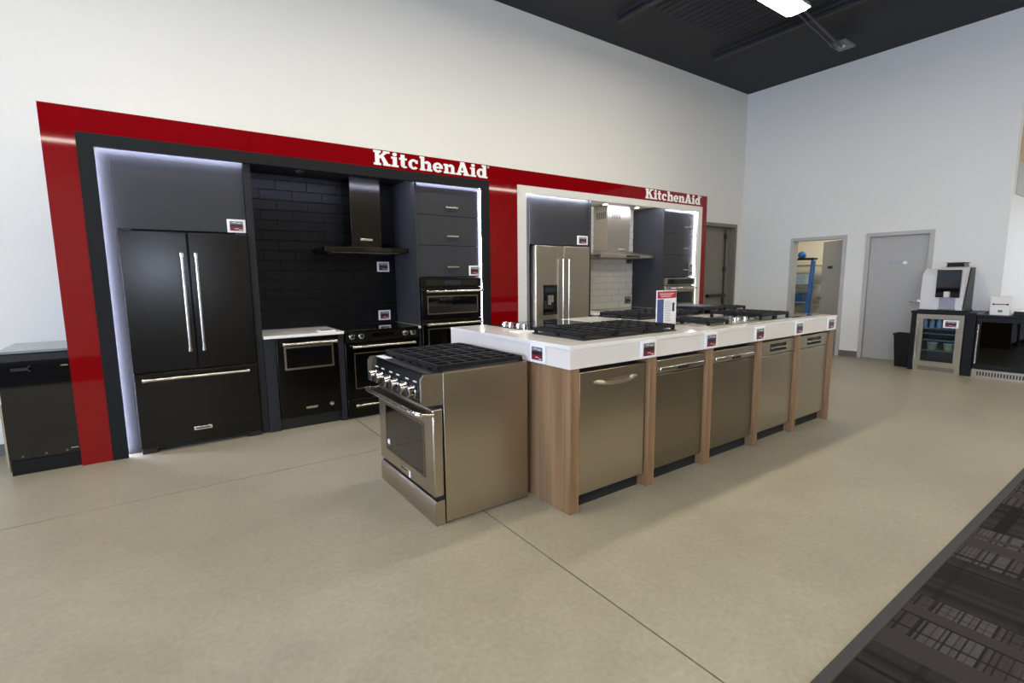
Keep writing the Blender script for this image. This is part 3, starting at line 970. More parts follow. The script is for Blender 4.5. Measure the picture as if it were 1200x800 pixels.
hb_ = thing('induction_cooktop', (6.44, 0.33, 0.922), 'black glass cooktop set in the white display counter below the stainless hood', 'cooktop')
bx('glass', 'hglass', 6.0, 6.9, 0.07, 0.58, 0.922, 0.93, hb_, 0.002)
bx('edge_trim', 'ss_dark', 5.995, 6.905, 0.06, 0.07, 0.922, 0.931, hb_)
bc = thing('base_cabinet', (6.3, 0.3, 0), 'charcoal base cabinet run under the long white countertop', 'cabinet')
bx('body', 'dgrey_lam', 5.55, 7.08, 0.05, 0.65, 0.1, 0.894, bc)
bx('toe_kick', 'bss_dark', 5.55, 7.08, 0.08, 0.1, 0.0, 0.1, bc)
for k in range(3):
    x0 = 5.553 + k * 0.51
    d = bx('door', 'grey_lam', x0, x0 + 0.505, 0.03, 0.05, 0.105, 0.885, bc, 0.0015)
    MB().box(x0 + 0.18, x0 + 0.33, 0.0, 0.012, 0.82, 0.835).box(x0 + 0.19, x0 + 0.2, 0.01, 0.03, 0.822, 0.833).box(x0 + 0.31, x0 + 0.32, 0.01, 0.03, 0.822, 0.833).build('handle', 'chrome', d)
tower('dark charcoal tower cabinet with three drawers above the stainless ovens', 7.108, 7.866, 'grey_lam', 7.66, ((2.10, 2.438), (1.77, 2.10), (1.42, 1.77)), 0.06, 1.404)
wall_oven('stainless microwave and wall oven in the tower of the white display', 7.11, 7.862, 'ss', 'chrome', 'ss_dark', (1.40, 1.28, 0.93, 0.17))
price_tag((7.815, 0.06, 1.60), '-y', 'upper of two small dark price cards above the stainless wall ovens', 0.10, 0.10, True)
price_tag((7.815, 0.06, 1.485), '-y', 'lower of two small dark price cards above the stainless wall ovens', 0.10, 0.10, True)

# ------------------------------------------------------------------ black cooler left of the surround
bk = thing('under_counter_cooler', (-0.1, 0.36, 0), 'black under-counter cooler with grey glass top beside the red surround', 'cooler')
bx('body', 'plastic_b', -0.40, 0.19, 0.09, 0.69, 0.03, 0.915, bk)
bx('top', P('grey_top', (120, 128, 132), 0.12), -0.41, 0.2, 0.035, 0.695, 0.916, 0.935, bk, 0.003)
d = bx('door', 'bglass', -0.405, 0.195, 0.03, 0.085, 0.115, 0.91, bk, 0.003)
bx('door_frame', 'bss_dark', -0.405, 0.195, 0.026, 0.03, 0.86, 0.91, d)
MB().box(-0.33, -0.22, 0.012, 0.03, 0.79, 0.81).box(-0.235, -0.22, 0.012, 0.03, 0.78, 0.82).build('handle', 'bss_dark', d)
bx('toe_kick', 'plastic_b', -0.40, 0.19, 0.035, 0.09, 0.0, 0.11, bk)
for z in (0.808, 0.155):
    bx('hinge', 'chrome', -0.055, -0.012, 0.022, 0.03, z - 0.004, z + 0.004, d)
for x in (-0.33, -0.2, -0.08):
    MB().lathe((x, 0.03, 0.14), [(0.008, 0), (0.007, -0.004)], 10, 'y').build('screw_cap', 'ss_dark', d)
bx('side_trim', 'chrome', -0.418, -0.406, 0.03, 0.06, 0.03, 0.55, bk)

# ------------------------------------------------------------------ island
IX, IY, IB, IE = 2.54, -2.88, -1.44, 6.0
legs = [(2.54, 2.615), (3.245, 3.32), (3.90, 3.975), (4.60, 4.66), (5.255, 5.315), (5.925, 5.99)]
isl = thing('kitchen_island', (4.27, -2.2, 0), 'oak veneer island base with upright panels between the dishwashers', 'island')
for a, b in legs:
    bx('upright_panel', 'oak', a, b, IY, IB + 0.03, 0.0, 0.90, isl, 0.002)
bx('back_board', 'void', 2.615, 5.925, -2.2, -2.17, 0.03, 0.9, isl)
it = thing('island_countertop', (4.27, -2.2, 0.902), 'long white island counter with thick apron on oak panels', 'countertop')
bx('slab', 'quartz', IX - 0.014, IE + 0.006, IY - 0.014, IB, 1.016, 1.041, it, 0.002)
ap = MB().box(IX - 0.012, IE + 0.004, IY - 0.012, IY + 0.018, 0.902, 1.0145).box(IX - 0.012, IE + 0.004, IB - 0.032, IB - 0.002, 0.902, 1.0145)
ap.box(IX - 0.012, IX + 0.018, IY + 0.018, IB - 0.032, 0.902, 1.0145).box(IE - 0.026, IE + 0.004, IY + 0.018, IB - 0.032, 0.902, 1.0145)
ap.build('apron', 'apron', it)

def dishwasher(x0, x1, kind, label):
    yf = IY + 0.018
    r = thing('dishwasher', ((x0 + x1) / 2, yf + 0.3, 0), label, 'dishwasher', 'stainless dishwashers in the island')
    z0, z1 = 0.095, 0.868
    bx('tub', 'void', x0 + 0.012, x1 - 0.012, yf + 0.06, yf + 0.6, 0.02, 0.88, r)
    bx('toe_kick', 'void', x0, x1, yf + 0.05, yf + 0.06, 0.0, 0.095, r)
    xm = (x0 + x1) / 2
    if kind == 'pocket':
        d = bx('door', 'ss', x0, x1, yf, yf + 0.055, z0, z1, r, 0.004)
        # curved pocket handle: a shallow lens-shaped hood over a dark recess
        n = 16
        a, b = x0 + 0.115, x1 - 0.075
        mb = MB()
        k = n + 1
        for i in range(k):
            t = i / n
            s = math.sin(math.pi * t)
            x = a + (b - a) * t
            zt = 0.805
            mb.v += [(x, yf + 0.001, zt), (x, yf - 0.020 * s - 0.001, zt - 0.012), (x, yf - 0.024 * s - 0.001, zt - 0.020 - 0.020 * s), (x, yf + 0.001, zt - 0.024 - 0.022 * s)]
        for i in range(n):
            for j in range(3):
                mb.f.append((i * 4 + j, i * 4 + j + 1, i * 4 + 5 + j, i * 4 + 4 + j))
        mb.build('pocket_handle', 'ss', d)
    elif kind == 'panel':
        d = bx('door', 'ss_dark', x0, x1, yf + 0.006, yf + 0.055, z0, 0.765, r, 0.004)
        c = bx('control_panel', 'ss', x0, x1, yf, yf + 0.055, 0.772, z1, r, 0.004)
        bx('handle_lip', 'chrome', x0 + 0.03, x1 - 0.03, yf - 0.016, yf, 0.785, 0.818, c, 0.006)
        bx('latch_pocket', 'void', xm - 0.06, xm + 0.06, yf - 0.018, yf - 0.012, 0.786, 0.806, c)
    else:
        d = bx('door', 'ss', x0, x1, yf + 0.004, yf + 0.055, z0, 0.755, r, 0.004)
        c = bx('control_panel', 'ss', x0, x1, yf, yf + 0.055, 0.76, z1 + 0.01, r, 0.004)
        bx('latch_pocket', 'void', xm - 0.13, xm + 0.14, yf - 0.002, yf + 0.004, 0.785, 0.85, c)
        MB().box(xm - 0.125, xm + 0.135, yf - 0.012, yf, 0.812, 0.824).build('latch_bar', 'chrome', c)
        bx('display', 'bglass', xm - 0.06, xm + 0.07, yf - 0.004, yf - 0.001, 0.83, 0.845, c)
    for xx in (x0 + 0.05, x1 - 0.05):
        MB().tube((xx, yf + 0.12, 0), (xx, yf + 0.12, 0.03), 0.015).build('foot', 'bss_dark', r)
    return r
dishwasher(2.632, 3.222, 'pocket', 'stainless dishwasher with curved pocket handle at the range end of the island')
dishwasher(3.338, 3.893, 'panel', 'stainless dishwasher with bright handle strip next to the pocket-handle one')
dishwasher(3.993, 4.592, 'panel', 'stainless dishwasher with bright handle strip in the middle of the five')
dishwasher(4.672, 5.247, 'slot', 'stainless dishwasher with dark handle slot next to the middle one of five')
dishwasher(5.329, 5.917, 'slot', 'stainless dishwasher with dark handle slot at the end facing the doors')
for x, lb in ((3.205, 'between the pocket-handle dishwasher and the next one'), (3.902, 'between second and middle dishwasher from the range'), (4.575, 'above the post past the middle dishwasher'),
              (5.235, 'between the two dishwashers with dark slots'), (5.86, 'at the end of the counter facing the grey doors')):
    price_tag((x, IY - 0.012, 0.963), '-y', 'red price tag on island apron %s' % lb, 0.15, 0.115)
price_tag((IX - 0.012, -2.60, 0.965), '-x', 'red price tag on the end of the white island apron beside the range', 0.15, 0.115)

# cooktops on the island
def grate(parent, x0, x1, y0, y1, z0, z1, nx=2, ny=4, t=0.012):
    mb = MB()
    for x in (x0, x1 - t):
        mb.box(x, x + t, y0, y1, z1 - 0.026, z1)
    for y in (y0, y1 - t):
        mb.box(x0 + t, x1 - t, y, y + t, z1 - 0.026, z1)
    for i in range(1, nx + 1):
        x = x0 + (x1 - x0) * i / (nx + 1)
        mb.box(x - t / 2, x + t / 2, y0 + t, y1 - t, z1 - 0.014, z1 + 0.003)
    for j in range(1, ny + 1):
        y = y0 + (y1 - y0) * j / (ny + 1)
        mb.box(x0 + t, x1 - t, y - t / 2, y + t / 2, z1 - 0.014, z1 + 0.003)
    for x in (x0, x1 - 0.022):
        for y in (y0, y1 - 0.022, (y0 + y1) / 2 - 0.011):
            mb.box(x, x + 0.022, y, y + 0.022, z0, z1 - 0.014)
    return mb.build('grate', 'iron', parent, 0.002, 1)

def burner(parent, x, y, z, r=0.045):
    b = MB().lathe((x, y, z), [(r * 1.2, 0.0), (r * 1.2, 0.006), (r, 0.010), (r * 0.95, 0.018)], 20).build('burner', 'burner', parent)
    MB().lathe((x, y, z), [(r * 0.8, 0.018), (r * 0.82, 0.024), (r * 0.7, 0.029)], 20).build('burner_cap', 'iron', b)

def gas_hob(label, x0, x1, y0, y1, plate, knobs, split, z=1.041, h=0.05):
    r = thing('gas_cooktop', ((x0 + x1) / 2, (y0 + y1) / 2, z), label, 'cooktop')
    bx('plate', plate, x0, x1, y0, y1, z, z + 0.010, r, 0.003)
    n = len(split) - 1
    for a, b in zip(split[:-1], split[1:]):
        grate(r, a + 0.003, b - 0.003, y0 + 0.012, y1 - 0.02, z + 0.010, z + h, 2, 5)
        xm = (a + b) / 2
        burner(r, xm, y0 + (y1 - y0) * 0.3, z + 0.010, 0.045)
        burner(r, xm, y0 + (y1 - y0) * 0.72, z + 0.010, 0.038)
    for c in knobs:
        knob(r, (c[0], c[1], z + 0.010), 'z', 0.021, 0.034, 'polished', 'polished')
    return r
gas_hob('gas cooktop with black iron grates at the range end of the island', 2.75, 3.67, -2.77, -2.24, 'bss_dark', [(3.70 - 0.075 * i, -2.19) for i in range(0)], (2.75, 3.055, 3.36, 3.67))
ec = thing('electric_cooktop', (3.2, -1.77, 1.041), 'black glass cooktop with four round knobs behind the front gas cooktop', 'cooktop')
bx('glass', 'hglass', 2.84, 3.62, -2.10, -1.47, 1.041, 1.048, ec, 0.002)
for y in (-1.68, -1.76, -1.87, -1.95):
    knob(ec, (2.90, y, 1.048), 'z', 0.022, 0.03, 'polished', 'polished')
for x, y, rr in ((3.12, -1.62, .08), (3.12, -1.92, .1), (3.45, -1.62, .1), (3.45, -1.92, .08)):
    mb = MB()
    for p in ring(x, y, rr, rr, rr - .004, rr - .004, 0, 360, 24):
        mb.prism(p, 'z', 1.048, 1.0485)
    mb.build('heating_ring', 'tag_grey', ec)
ro = MB().box(2.70, 2.86, -2.16, -2.04, 1.041, 1.047)
o = ro.build('paper_card', 'tag_white')
tag(o, 'small white card lying on the island by the round knobs', 'card')
kr = thing('knob_strip', (3.66, -2.16, 1.041), 'steel strip of round knobs behind the front gas cooktop', 'knobs')
bx('strip', 'ss', 3.36, 3.78, -2.205, -2.125, 1.041, 1.047, kr, 0.002)
for i in range(5):
    knob(kr, (3.41 + i * 0.08, -2.165, 1.047), 'z', 0.022, 0.032, 'polished', 'polished')

sg = thing('info_stand', (3.895, -2.5, 1.041), 'small upright leaflet stand with red header on the island', 'sign')
bx('base', 'clear', 3.775, 4.015, -2.53, -2.44, 1.041, 1.045, sg)
bx('panel', 'tag_white', 3.775, 4.015, -2.504, -2.496, 1.045, 1.325, sg)
bx('header', 'print_red', 3.78, 4.01, -2.506, -2.504, 1.262, 1.316, sg)
bx('photo_print', 'photo', 3.78, 3.855, -2.506, -2.504, 1.055, 1.255, sg)
bx('product_print', 'ink', 3.965, 3.99, -2.506, -2.504, 1.155, 1.225, sg)
for i in range(3):
    bx('text_line', 'tag_white', 3.80 + 0.01 * i, 3.98 - 0.02 * i, -2.5068, -2.506, 1.297 - i * 0.012, 1.301 - i * 0.012, sg)
for i in range(12):
    bx('text_line', 'tag_grey', 3.872, 3.945 + 0.008 * (i % 3 - 1), -2.5055, -2.504, 1.235 - i * 0.014, 1.2375 - i * 0.014, sg)

gas_hob('stainless gas cooktop with silver knobs beside the leaflet stand', 4.05, 4.80, -2.79, -2.26, 'ss', [(4.36 + 0.075 * i, -2.72 + 0.02 * (i % 2)) for i in range(5)], (4.05, 4.33))
r = thing('gas_cooktop', (5.07, -2.5, 1.041), 'tall black iron grate cooktop on feet past the silver knobs', 'cooktop')
bx('plate', 'ss', 4.70 + 0.11, 5.33, -2.79, -2.26, 1.041, 1.048, r, 0.002)
grate(r, 4.83, 5.07, -2.77, -2.28, 1.048, 1.105, 1, 5, 0.014)
grate(r, 5.076, 5.31, -2.77, -2.28, 1.048, 1.105, 1, 5, 0.014)
for x in (4.95, 5.19):
    burner(r, x, -2.62, 1.048)
    burner(r, x, -2.41, 1.048)
ec2 = thing('induction_cooktop', (5.65, -2.5, 1.041), 'black glass cooktop at the island end facing the grey doors', 'cooktop')
bx('glass', 'hglass', 5.37, 5.9, -2.78, -2.24, 1.041, 1.047, ec2, 0.002)
for x, y in ((5.5, -2.62), (5.75, -2.4)):
    mb = MB()
    for p in ring(x, y, .09, .09, .086, .086, 0, 360, 24):
        mb.prism(p, 'z', 1.047, 1.0475)
    mb.build('heating_ring', 'tag_grey', ec2)
gas_hob('gas cooktop with black grates behind the leaflet stand', 4.15, 5.05, -2.02, -1.49, 'bss_dark', [], (4.15, 4.45, 4.75, 5.05))
r = gas_hob('gas cooktop with a high black cast iron griddle at the back of the island', 5.12, 5.92, -2.02, -1.49, 'bss_dark', [], (5.52, 5.72, 5.92), h=0.062)
bx('griddle', 'iron', 5.14, 5.52, -2.0, -1.51, 1.085, 1.118, r, 0.006)
MB().box(5.15, 5.18, -1.99, -1.96, 1.05, 1.087).box(5.47, 5.5, -1.99, -1.96, 1.05, 1.087).box(5.15, 5.18, -1.55, -1.52, 1.05, 1.087).box(5.47, 5.5, -1.55, -1.52, 1.05, 1.087).build('griddle_foot', 'iron', r)

# ------------------------------------------------------------------ stainless range at the island end (front faces -x)
X0, X1, Y0, Y1 = 1.82, 2.49, -2.53, -1.655
rr_ = thing('range', (2.15, -2.09, 0), 'stainless gas range with black grates standing at the island end', 'range')
XB = 1.892
bx('side_panel', 'ss', XB, X1, Y0, Y0 + 0.012, 0.012, 0.905, rr_, 0.002)
bx('side_panel', 'ss', XB, X1, Y1 - 0.012, Y1, 0.012, 0.905, rr_, 0.002)
bx('body', 'ss_dark', XB, X1 - 0.002, Y0 + 0.013, Y1 - 0.013, 0.03, 0.893, rr_)
bx('cooktop', 'bss_dark', 1.80, X1, Y0 + 0.013, Y1 - 0.013, 0.893, 0.907, rr_)
bx('cooktop_edge', 'ss', 1.90, X1, Y0, Y0 + 0.025, 0.9055, 0.910, rr_)
cpn = MB()
pf = [(1.890, 0.722), (1.775, 0.728), (1.757, 0.745), (1.757, 0.88), (1.775, 0.905), (1.890, 0.906)]
MB().prism(pf, 'y', Y0, Y0 + 0.018).build('control_end_cap', 'ss', rr_)
MB().prism(pf, 'y', Y1 - 0.018, Y1).build('control_end_cap', 'ss', rr_)
pf2 = [(1.890, 0.724), (1.80, 0.730), (1.766, 0.76), (1.79, 0.885), (1.80, 0.903), (1.890, 0.904)]
cpn = MB().prism(pf2, 'y', Y0 + 0.018, Y1 - 0.018).build('control_panel', 'bss', rr_)
for i in range(6):
    y = Y1 - 0.115 - 0.057 - (i // 2) * 0.255 + (0.057 if i % 2 == 0 else -0.057)
    knob(rr_, (1.772, y, 0.79), '-x', 0.034, 0.042, 'polished', 'bss_dark')
    bx('knob_icon', 'tag_white', 1.778, 1.783, y - 0.02, y + 0.02, 0.845, 0.852, rr_)
for a, b in ((1.86, 2.06), (2.065, 2.265), (2.27, 2.47)):
    pass
ny = 3
for j in range(3):
    y0 = Y0 + 0.03 + j * 0.272
    grate(rr_, 1.875, 2.475, y0, y0 + 0.268, 0.907, 0.945, 5, 2, 0.013)
    for x in (2.03, 2.32):
        burner(rr_, x, y0 + 0.134, 0.907, 0.05)
od = bx('oven_door', 'ss', 1.822, 1.885, Y0 + 0.004, Y1 - 0.004, 0.175, 0.700, rr_, 0.008)
wx = 1.822
gl_ = bx('door_window', 'bglass', wx - 0.003, wx + 0.004, -2.395, -1.80, 0.275, 0.585, od)
for b in ((-2.407, -1.788, 0.263, 0.275), (-2.407, -1.788, 0.585, 0.597), (-2.407, -2.395, 0.275, 0.585), (-1.80, -1.788, 0.275, 0.585)):
    bx('window_trim', 'ss_dark', wx - 0.005, wx + 0.004, b[0], b[1], b[2], b[3], od)
MB().lathe((wx - 0.003, -1.84, 0.33), [(0.02, 0.0), (0.02, -0.003)], 16, 'x').build('seal_sticker', 'tag_white', od)
# wide handle whose ends sweep back into the door
hp = [(1.825, Y0 + 0.006, 0.672), (1.79, Y0 + 0.006, 0.675), (1.752, Y0 + 0.010, 0.682), (1.735, Y0 + 0.03, 0.684), (1.733, Y0 + 0.06, 0.684), (1.733, Y1 - 0.06, 0.684), (1.735, Y1 - 0.03, 0.684), (1.752, Y1 - 0.010, 0.682), (1.79, Y1 - 0.006, 0.675), (1.825, Y1 - 0.006, 0.672)]
MB().path(hp, 0.015, 12).build('handle', 'chrome', od)
bx('handle_shelf', 'ss', 1.742, 1.822, Y0 + 0.01, Y1 - 0.01, 0.677, 0.686, od, 0.003)
bx('badge', 'polished', wx - 0.005, wx, -2.15, -2.03, 0.205, 0.232, od, 0.001)
bx('badge_text', 'ink', wx - 0.006, wx - 0.005, -2.14, -2.04, 0.213, 0.224, od)
bx('energy_sticker', 'tag_white', wx - 0.004, wx, -2.18, -2.16, 0.185, 0.225, od)
dr_ = MB().prism([(1.885, 0.0), (1.828, 0.0), (1.822, 0.012), (1.822, 0.135), (1.832, 0.150), (1.885, 0.152)], 'y', Y0 + 0.004, Y1 - 0.004).build('warming_drawer', 'ss', rr_)
bx('door_gap', 'void', 1.85, 1.89, Y0 + 0.01, Y1 - 0.01, 0.152, 0.175, rr_)
bx('vent_gap', 'void', 1.83, 1.89, Y0 + 0.008, Y1 - 0.008, 0.700, 0.724, rr_)
o = bx('paper_card', 'tag_white', 1.805, 1.86, -1.86, -1.70, 0.9075, 0.9095)
tag(o, 'white paper slip lying on the front of the stainless gas range', 'card')

# ------------------------------------------------------------------ coolers by the right wall
def shelf_grid(parent, x0, x1, y0, y1, z):
    mb = MB().box(x0, x0 + 0.015, y0, y1, z, z + 0.02)
    for i in range(8):
        y = y0 + (y1 - y0) * (i + 0.5) / 8
        mb.box(x0, x1, y - 0.003, y + 0.003, z, z + 0.006)
    return mb.build('shelf', 'wire', parent)
XC = 9.735
c1 = thing('beverage_cooler', (10.03, -2.76, 0), 'glass-door steel beverage cooler in black housing under the coffee machine', 'cooler')
bx('housing_side', 'plastic_b', XC + 0.02, 10.37, -2.475, -2.415, 0, 0.85, c1)
bx('housing_side', 'plastic_b', XC + 0.02, 10.37, -3.135, -3.03, 0, 0.85, c1)
bx('housing_top', 'plastic_b', XC + 0.0, 10.37, -3.14, -2.41, 0.85, 0.885, c1, 0.003)
bx('liner', 'cool_in', 10.28, 10.33, -3.02, -2.485, 0.12, 0.84, c1)
bx('liner_side', 'cool_in', XC + 0.06, 10.28, -2.50, -2.485, 0.12, 0.84, c1)
bx('liner_side', 'cool_in', XC + 0.06, 10.28, -3.02, -3.005, 0.12, 0.84, c1)
bx('liner_floor', 'cool_in', XC + 0.06, 10.28, -3.005, -2.5, 0.11, 0.125, c1)
bx('toe_grille', 'ss', XC + 0.02, XC + 0.05, -3.02, -2.485, 0.0, 0.085, c1)
for k in range(5):
    bx('louvre', 'bss_dark', XC + 0.017, XC + 0.02, -2.96, -2.54, 0.02 + k * 0.012, 0.025 + k * 0.012, c1)
d = MB().box(XC, XC + 0.04, -3.02, -2.94, 0.09, 0.842).box(XC, XC + 0.04, -2.565, -2.485, 0.09, 0.842).box(XC, XC + 0.04, -2.94, -2.565, 0.09, 0.155).box(XC, XC + 0.04, -2.94, -2.565, 0.775, 0.842).build('door_frame', 'ss', c1)
bx('glass_pane', 'clear', XC + 0.015, XC + 0.02, -2.94, -2.565, 0.155, 0.775, d)
MB().tube((XC - 0.035, -2.51, 0.2), (XC - 0.035, -2.51, 0.74), 0.011).tube((XC - 0.035, -2.51, 0.22), (XC, -2.51, 0.22), 0.008).tube((XC - 0.035, -2.51, 0.72), (XC, -2.51, 0.72), 0.008).build('handle', 'polished', d)
for z in (0.30, 0.45, 0.545, 0.62):
    shelf_grid(c1, XC + 0.07, 10.27, -3.0, -2.505, z)
bx('cabin_light', glow('cooler_light', (190, 225, 255), 1.2), XC + 0.12, 10.1, -2.9, -2.6, 0.815, 0.82, c1)
price_tag((XC, -2.882, 0.715), '-x', 'red price tag on the glass of the steel beverage cooler', 0.17, 0.11)
for i in range(5):
    y = -2.56 - i * 0.082
    cn = thing('drink_bottle', (XC + 0.12, y, 0.64), 'pale blue drink bottle on the top shelf of the steel cooler', 'bottle', 'bottles on the top cooler shelf')
    MB().lathe((XC + 0.12, y, 0.64), [(0.028, 0), (0.03, 0.01), (0.03, 0.09), (0.013, 0.12), (0.012, 0.14)], 12).build('bottle_body', 'cans', cn)
    MB().lathe((XC + 0.12, y, 0.64), [(0.014, 0.14), (0.014, 0.155)], 10).build('cap', 'tag_white', cn)
for i, y in enumerate((-2.66, -2.85)):
    cn = thing('food_tub', (XC + 0.14, y, 0.32), 'tan food tub on the lower shelf of the steel cooler', 'tub', 'food tubs in the cooler')
    MB().lathe((XC + 0.14, y, 0.32), [(0.05, 0), (0.062, 0.09)], 16).build('tub_body', 'food', cn)
    MB().lathe((XC + 0.14, y, 0.32), [(0.065, 0.09), (0.065, 0.10)], 16).build('lid', 'tag_white', cn)

c2 = thing('wine_cooler', (10.03, -3.52, 0), 'black wide beverage cooler with dark glass door beside the steel cooler', 'cooler')
Ya, Yb_ = -3.96, -3.15
bx('body', 'plastic_b', XC + 0.05, 10.37, Ya, Yb_, 0.085, 0.835, c2)
bx('top', 'plastic_b', XC, 10.37, Ya - 0.005, Yb_ + 0.005, 0.836, 0.862, c2, 0.003)
d = MB().box(XC, XC + 0.045, Ya, Ya + 0.05, 0.13, 0.83).box(XC, XC + 0.045, Yb_ - 0.05, Yb_, 0.13, 0.83).box(XC, XC + 0.045, Ya + 0.05, Yb_ - 0.05, 0.13, 0.185).box(XC, XC + 0.045, Ya + 0.05, Yb_ - 0.05, 0.77, 0.83).build('door_frame', 'plastic_b', c2)
bx('glass_pane', 'smoke', XC + 0.01, XC + 0.016, Ya + 0.05, Yb_ - 0.05, 0.185, 0.77, d)
for k in range(5):
    bx('shelf_front', 'ss_dark', XC + 0.03, XC + 0.04, Ya + 0.05, Yb_ - 0.05, 0.24 + k * 0.1, 0.255 + k * 0.1, c2)
MB().tube((XC - 0.04, -3.18, 0.2), (XC - 0.04, -3.18, 0.74), 0.012).tube((XC - 0.04, -3.18, 0.23), (XC, -3.18, 0.23), 0.009).tube((XC - 0.04, -3.18, 0.71), (XC, -3.18, 0.71), 0.009).build('handle', 'polished', d)
bx('toe_grille', 'ss', XC + 0.005, XC + 0.05, Ya, Yb_, 0.0, 0.115, c2)
for k in range(24):
    y = Ya + 0.05 + k * 0.03
    bx('louvre', 'bss_dark', XC + 0.002, XC + 0.005, y, y + 0.015, 0.03, 0.085, c2)

# coffee machine
cm = thing('coffee_machine', (10.05, -2.71, 0.885), 'grey and black automatic coffee machine on the steel beverage cooler', 'coffee machine')
CX = 9.86
bx('base_tray', 'plastic_b', CX - 0.03, 10.3, -2.975, -2.46, 0.885, 0.905, cm, 0.003)
pro = [(CX, 0.906), (10.28, 0.906), (10.28, 1.5), (CX + 0.16, 1.5), (CX + 0.06, 1.44), (CX + 0.02, 1.40)]
MB().prism(pro, 'y', -2.67, -2.468).build('side_module', 'plastic_g', cm)
MB().prism([(CX, 0.906), (10.28, 0.906), (10.28, 1.52), (CX + 0.10, 1.52), (CX + 0.02, 1.49)], 'y', -2.95, -2.67).build('main_module', 'plastic_g', cm)
MB().prism([(CX - 0.002, 0.906), (10.285, 0.906), (10.285, 1.51), (CX + 0.22, 1.51)], 'y', -2.965, -2.95).build('side_panel', 'bss_dark', cm)
bx('front_panel', 'bglass', CX - 0.02, CX + 0.02, -2.915, -2.645, 1.085, 1.48, cm, 0.004)
bx('display', 'screen', CX - 0.023, CX - 0.02, -2.885, -2.70, 1.32, 1.44, cm)
bx('spout', 'plastic_g', CX - 0.07, CX - 0.02, -2.81, -2.75, 1.09, 1.17, cm, 0.005)
bx('cup_recess', 'stickerb', CX - 0.004, CX, -2.87, -2.69, 0.93, 1.08, cm)
bx('drip_grid', 'ss_dark', CX - 0.03, CX, -2.88, -2.69, 0.906, 0.925, cm)
MB().prism([(-2.91, 1.521), (-2.71, 1.521), (-2.72, 1.575), (-2.90, 1.575)], 'x', CX + 0.1, 10.2).build('bean_hopper', 'smoke', cm)
bx('hopper_lid', 'bss_dark', CX + 0.09, 10.21, -2.915, -2.705, 1.575, 1.585, cm)

bo = thing('carton', (9.98, -3.33, 0.862), 'white carton with printed front on the black cooler', 'box')
MB().box(9.90, 10.08, -3.43, -3.235, 0.862, 1.115).build('box_body', 'box', bo)
bx('print_line', 'ink', 9.8985, 9.9, -3.395, -3.275, 1.0, 1.012, bo)
bx('print_dot', 'ink', 9.8985, 9.9, -3.275, -3.255, 0.995, 1.018, bo)
bx('print_dot', 'ink', 9.8985, 9.9, -3.415, -3.395, 0.995, 1.018, bo)
bx('print_mark', 'green', 9.8985, 9.9, -3.36, -3.315, 0.9, 0.93, bo)
bt = thing('cup_tray', (9.98, -3.6, 0.862), 'black tray with papers and grey cup holder on the black cooler', 'tray')
MB().prism([(-3.78, 0.862), (-3.47, 0.862), (-3.48, 0.92), (-3.77, 0.92)], 'x', 9.87, 10.1).build('tray_body', 'plastic_b', bt)
bx('papers', 'tag_white', 9.86, 10.06, -3.74, -3.5, 0.92, 0.945, bt)
MB().lathe((9.98, -3.6, 0.945), [(0.05, 0), (0.055, 0.12), (0.05, 0.12)], 16).build('cup_holder', 'plastic_g', bt)

# waste bin
wb_ = thing('waste_bin', (9.98, -2.285, 0), 'black plastic waste bin beside the closed grey door', 'bin')
mb = MB()
n = 4
def rr4(z, a):
    return [(9.87 - a, -2.39 - a, z), (10.12 + a, -2.39 - a, z), (10.12 + a, -2.18 + a, z), (9.87 - a, -2.18 + a, z)]
mb.v = rr4(0, -0.03) + rr4(0.5, 0.0) + rr4(0.5, -0.008) + rr4(0.02, -0.036)
for a, b in ((0, 4), (4, 8), (8, 12)):
    for i in range(4):
        j = (i + 1) % 4
        mb.f.append((a + i, a + j, b + j, b + i))
mb.f += [(0, 1, 2, 3), (12, 13, 14, 15)]
mb.build('bin_body', 'plastic_b', wb_)
rim = MB().box(9.86, 10.13, -2.40, -2.385, 0.49, 0.515).box(9.86, 10.13, -2.185, -2.17, 0.49, 0.515).box(9.86, 9.875, -2.385, -2.185, 0.49, 0.515).box(10.115, 10.13, -2.385, -2.185, 0.49, 0.515)
rim.build('rim', 'plastic_b', wb_)

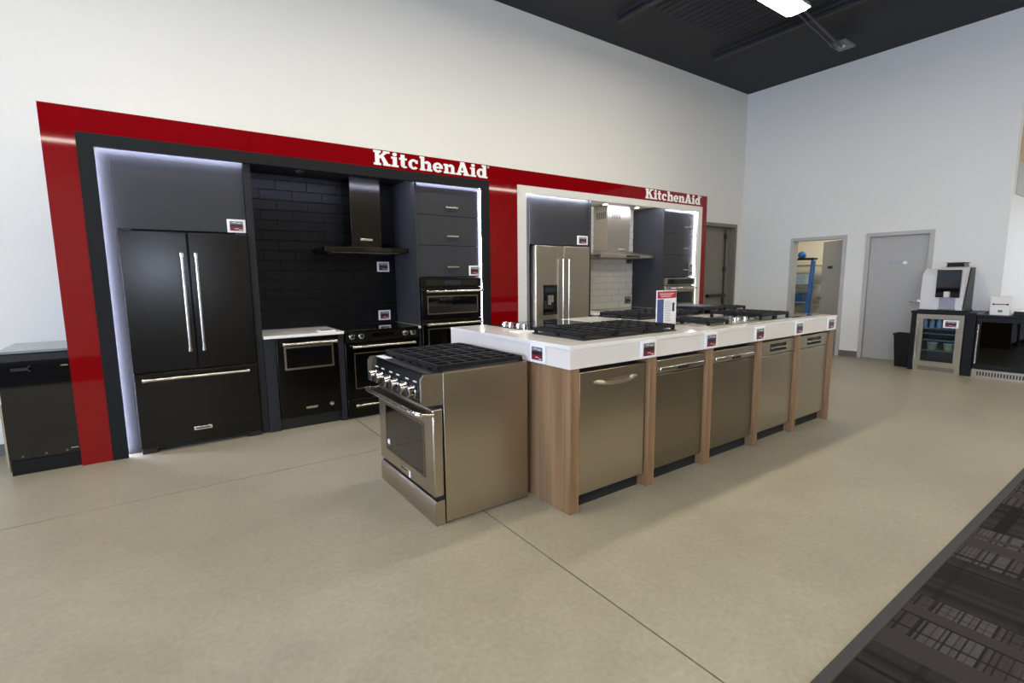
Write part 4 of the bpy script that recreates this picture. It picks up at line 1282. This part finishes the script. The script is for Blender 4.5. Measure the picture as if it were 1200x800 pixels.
# ------------------------------------------------------------------ storeroom contents
ld = thing('step_ladder', (11.25, -0.2, 0), 'blue fiberglass step ladder standing in the storeroom doorway', 'ladder')
for y, s in ((-0.32, 1), (0.06, -1)):
    MB().prism([(11.02, 0.0), (11.08, 0.0), (11.27, 1.72), (11.22, 1.72)], 'y', y - 0.02, y + 0.02).build('rail', 'blue', ld)
    MB().prism([(11.14, 0.0), (11.18, 0.0), (11.34, 1.70), (11.30, 1.70)], 'y', y - 0.018, y + 0.018).build('rear_rail', 'blue', ld)
for k in range(5):
    z = 0.28 + k * 0.29
    x = 11.05 + 0.2 * z / 1.72
    bx('step', 'wire', x - 0.03, x + 0.06, -0.30, 0.04, z, z + 0.025, ld)
bx('top_cap', 'plastic_b', 11.19, 11.36, -0.36, 0.10, 1.72, 1.76, ld, 0.004)
o = MB().lathe((11.27, -0.1, 1.76), [(0.05, 0), (0.07, 0.03), (0.075, 0.07), (0.06, 0.11), (0.03, 0.13)], 16).build('blue_bag', 'blue')
tag(o, 'crumpled blue bag on top of the step ladder', 'bag')
sh = thing('storage_shelf', (12.2, 0.35, 0), 'open storage shelf in the storeroom behind the ladder', 'shelf')
for x in (11.75, 12.45):
    for y in (-0.1, 0.8):
        bx('post', 'wire', x - 0.02, x + 0.02, y - 0.02, y + 0.02, 0, 1.75, sh)
for z in (0.3, 0.75, 1.2, 1.6):
    bx('shelf_board', 'wire', 11.75, 12.45, -0.1, 0.8, z, z + 0.03, sh)
for i, (y, z, w_, h, mt, lb) in enumerate(((0.15, 1.23, .2, .22, 'cans', 'pale blue box on the storeroom shelf'), (0.45, 1.23, .16, .18, 'box', 'white box on the storeroom shelf'), (0.2, 0.78, .22, .25, 'blue', 'dark blue box on the storeroom shelf'), (0.55, 0.78, .2, .2, 'food', 'tan box on the storeroom shelf'))):
    bo = thing('storage_box', (11.95, y, z), lb, 'box')
    bx('carton_body', mt, 11.8, 12.1, y - w_ / 2, y + w_ / 2, z, z + h, bo)
    bx('flap_tape', 'tag_white', 11.799, 12.101, y - 0.02, y + 0.02, z + h - 0.002, z + h + 0.001, bo)
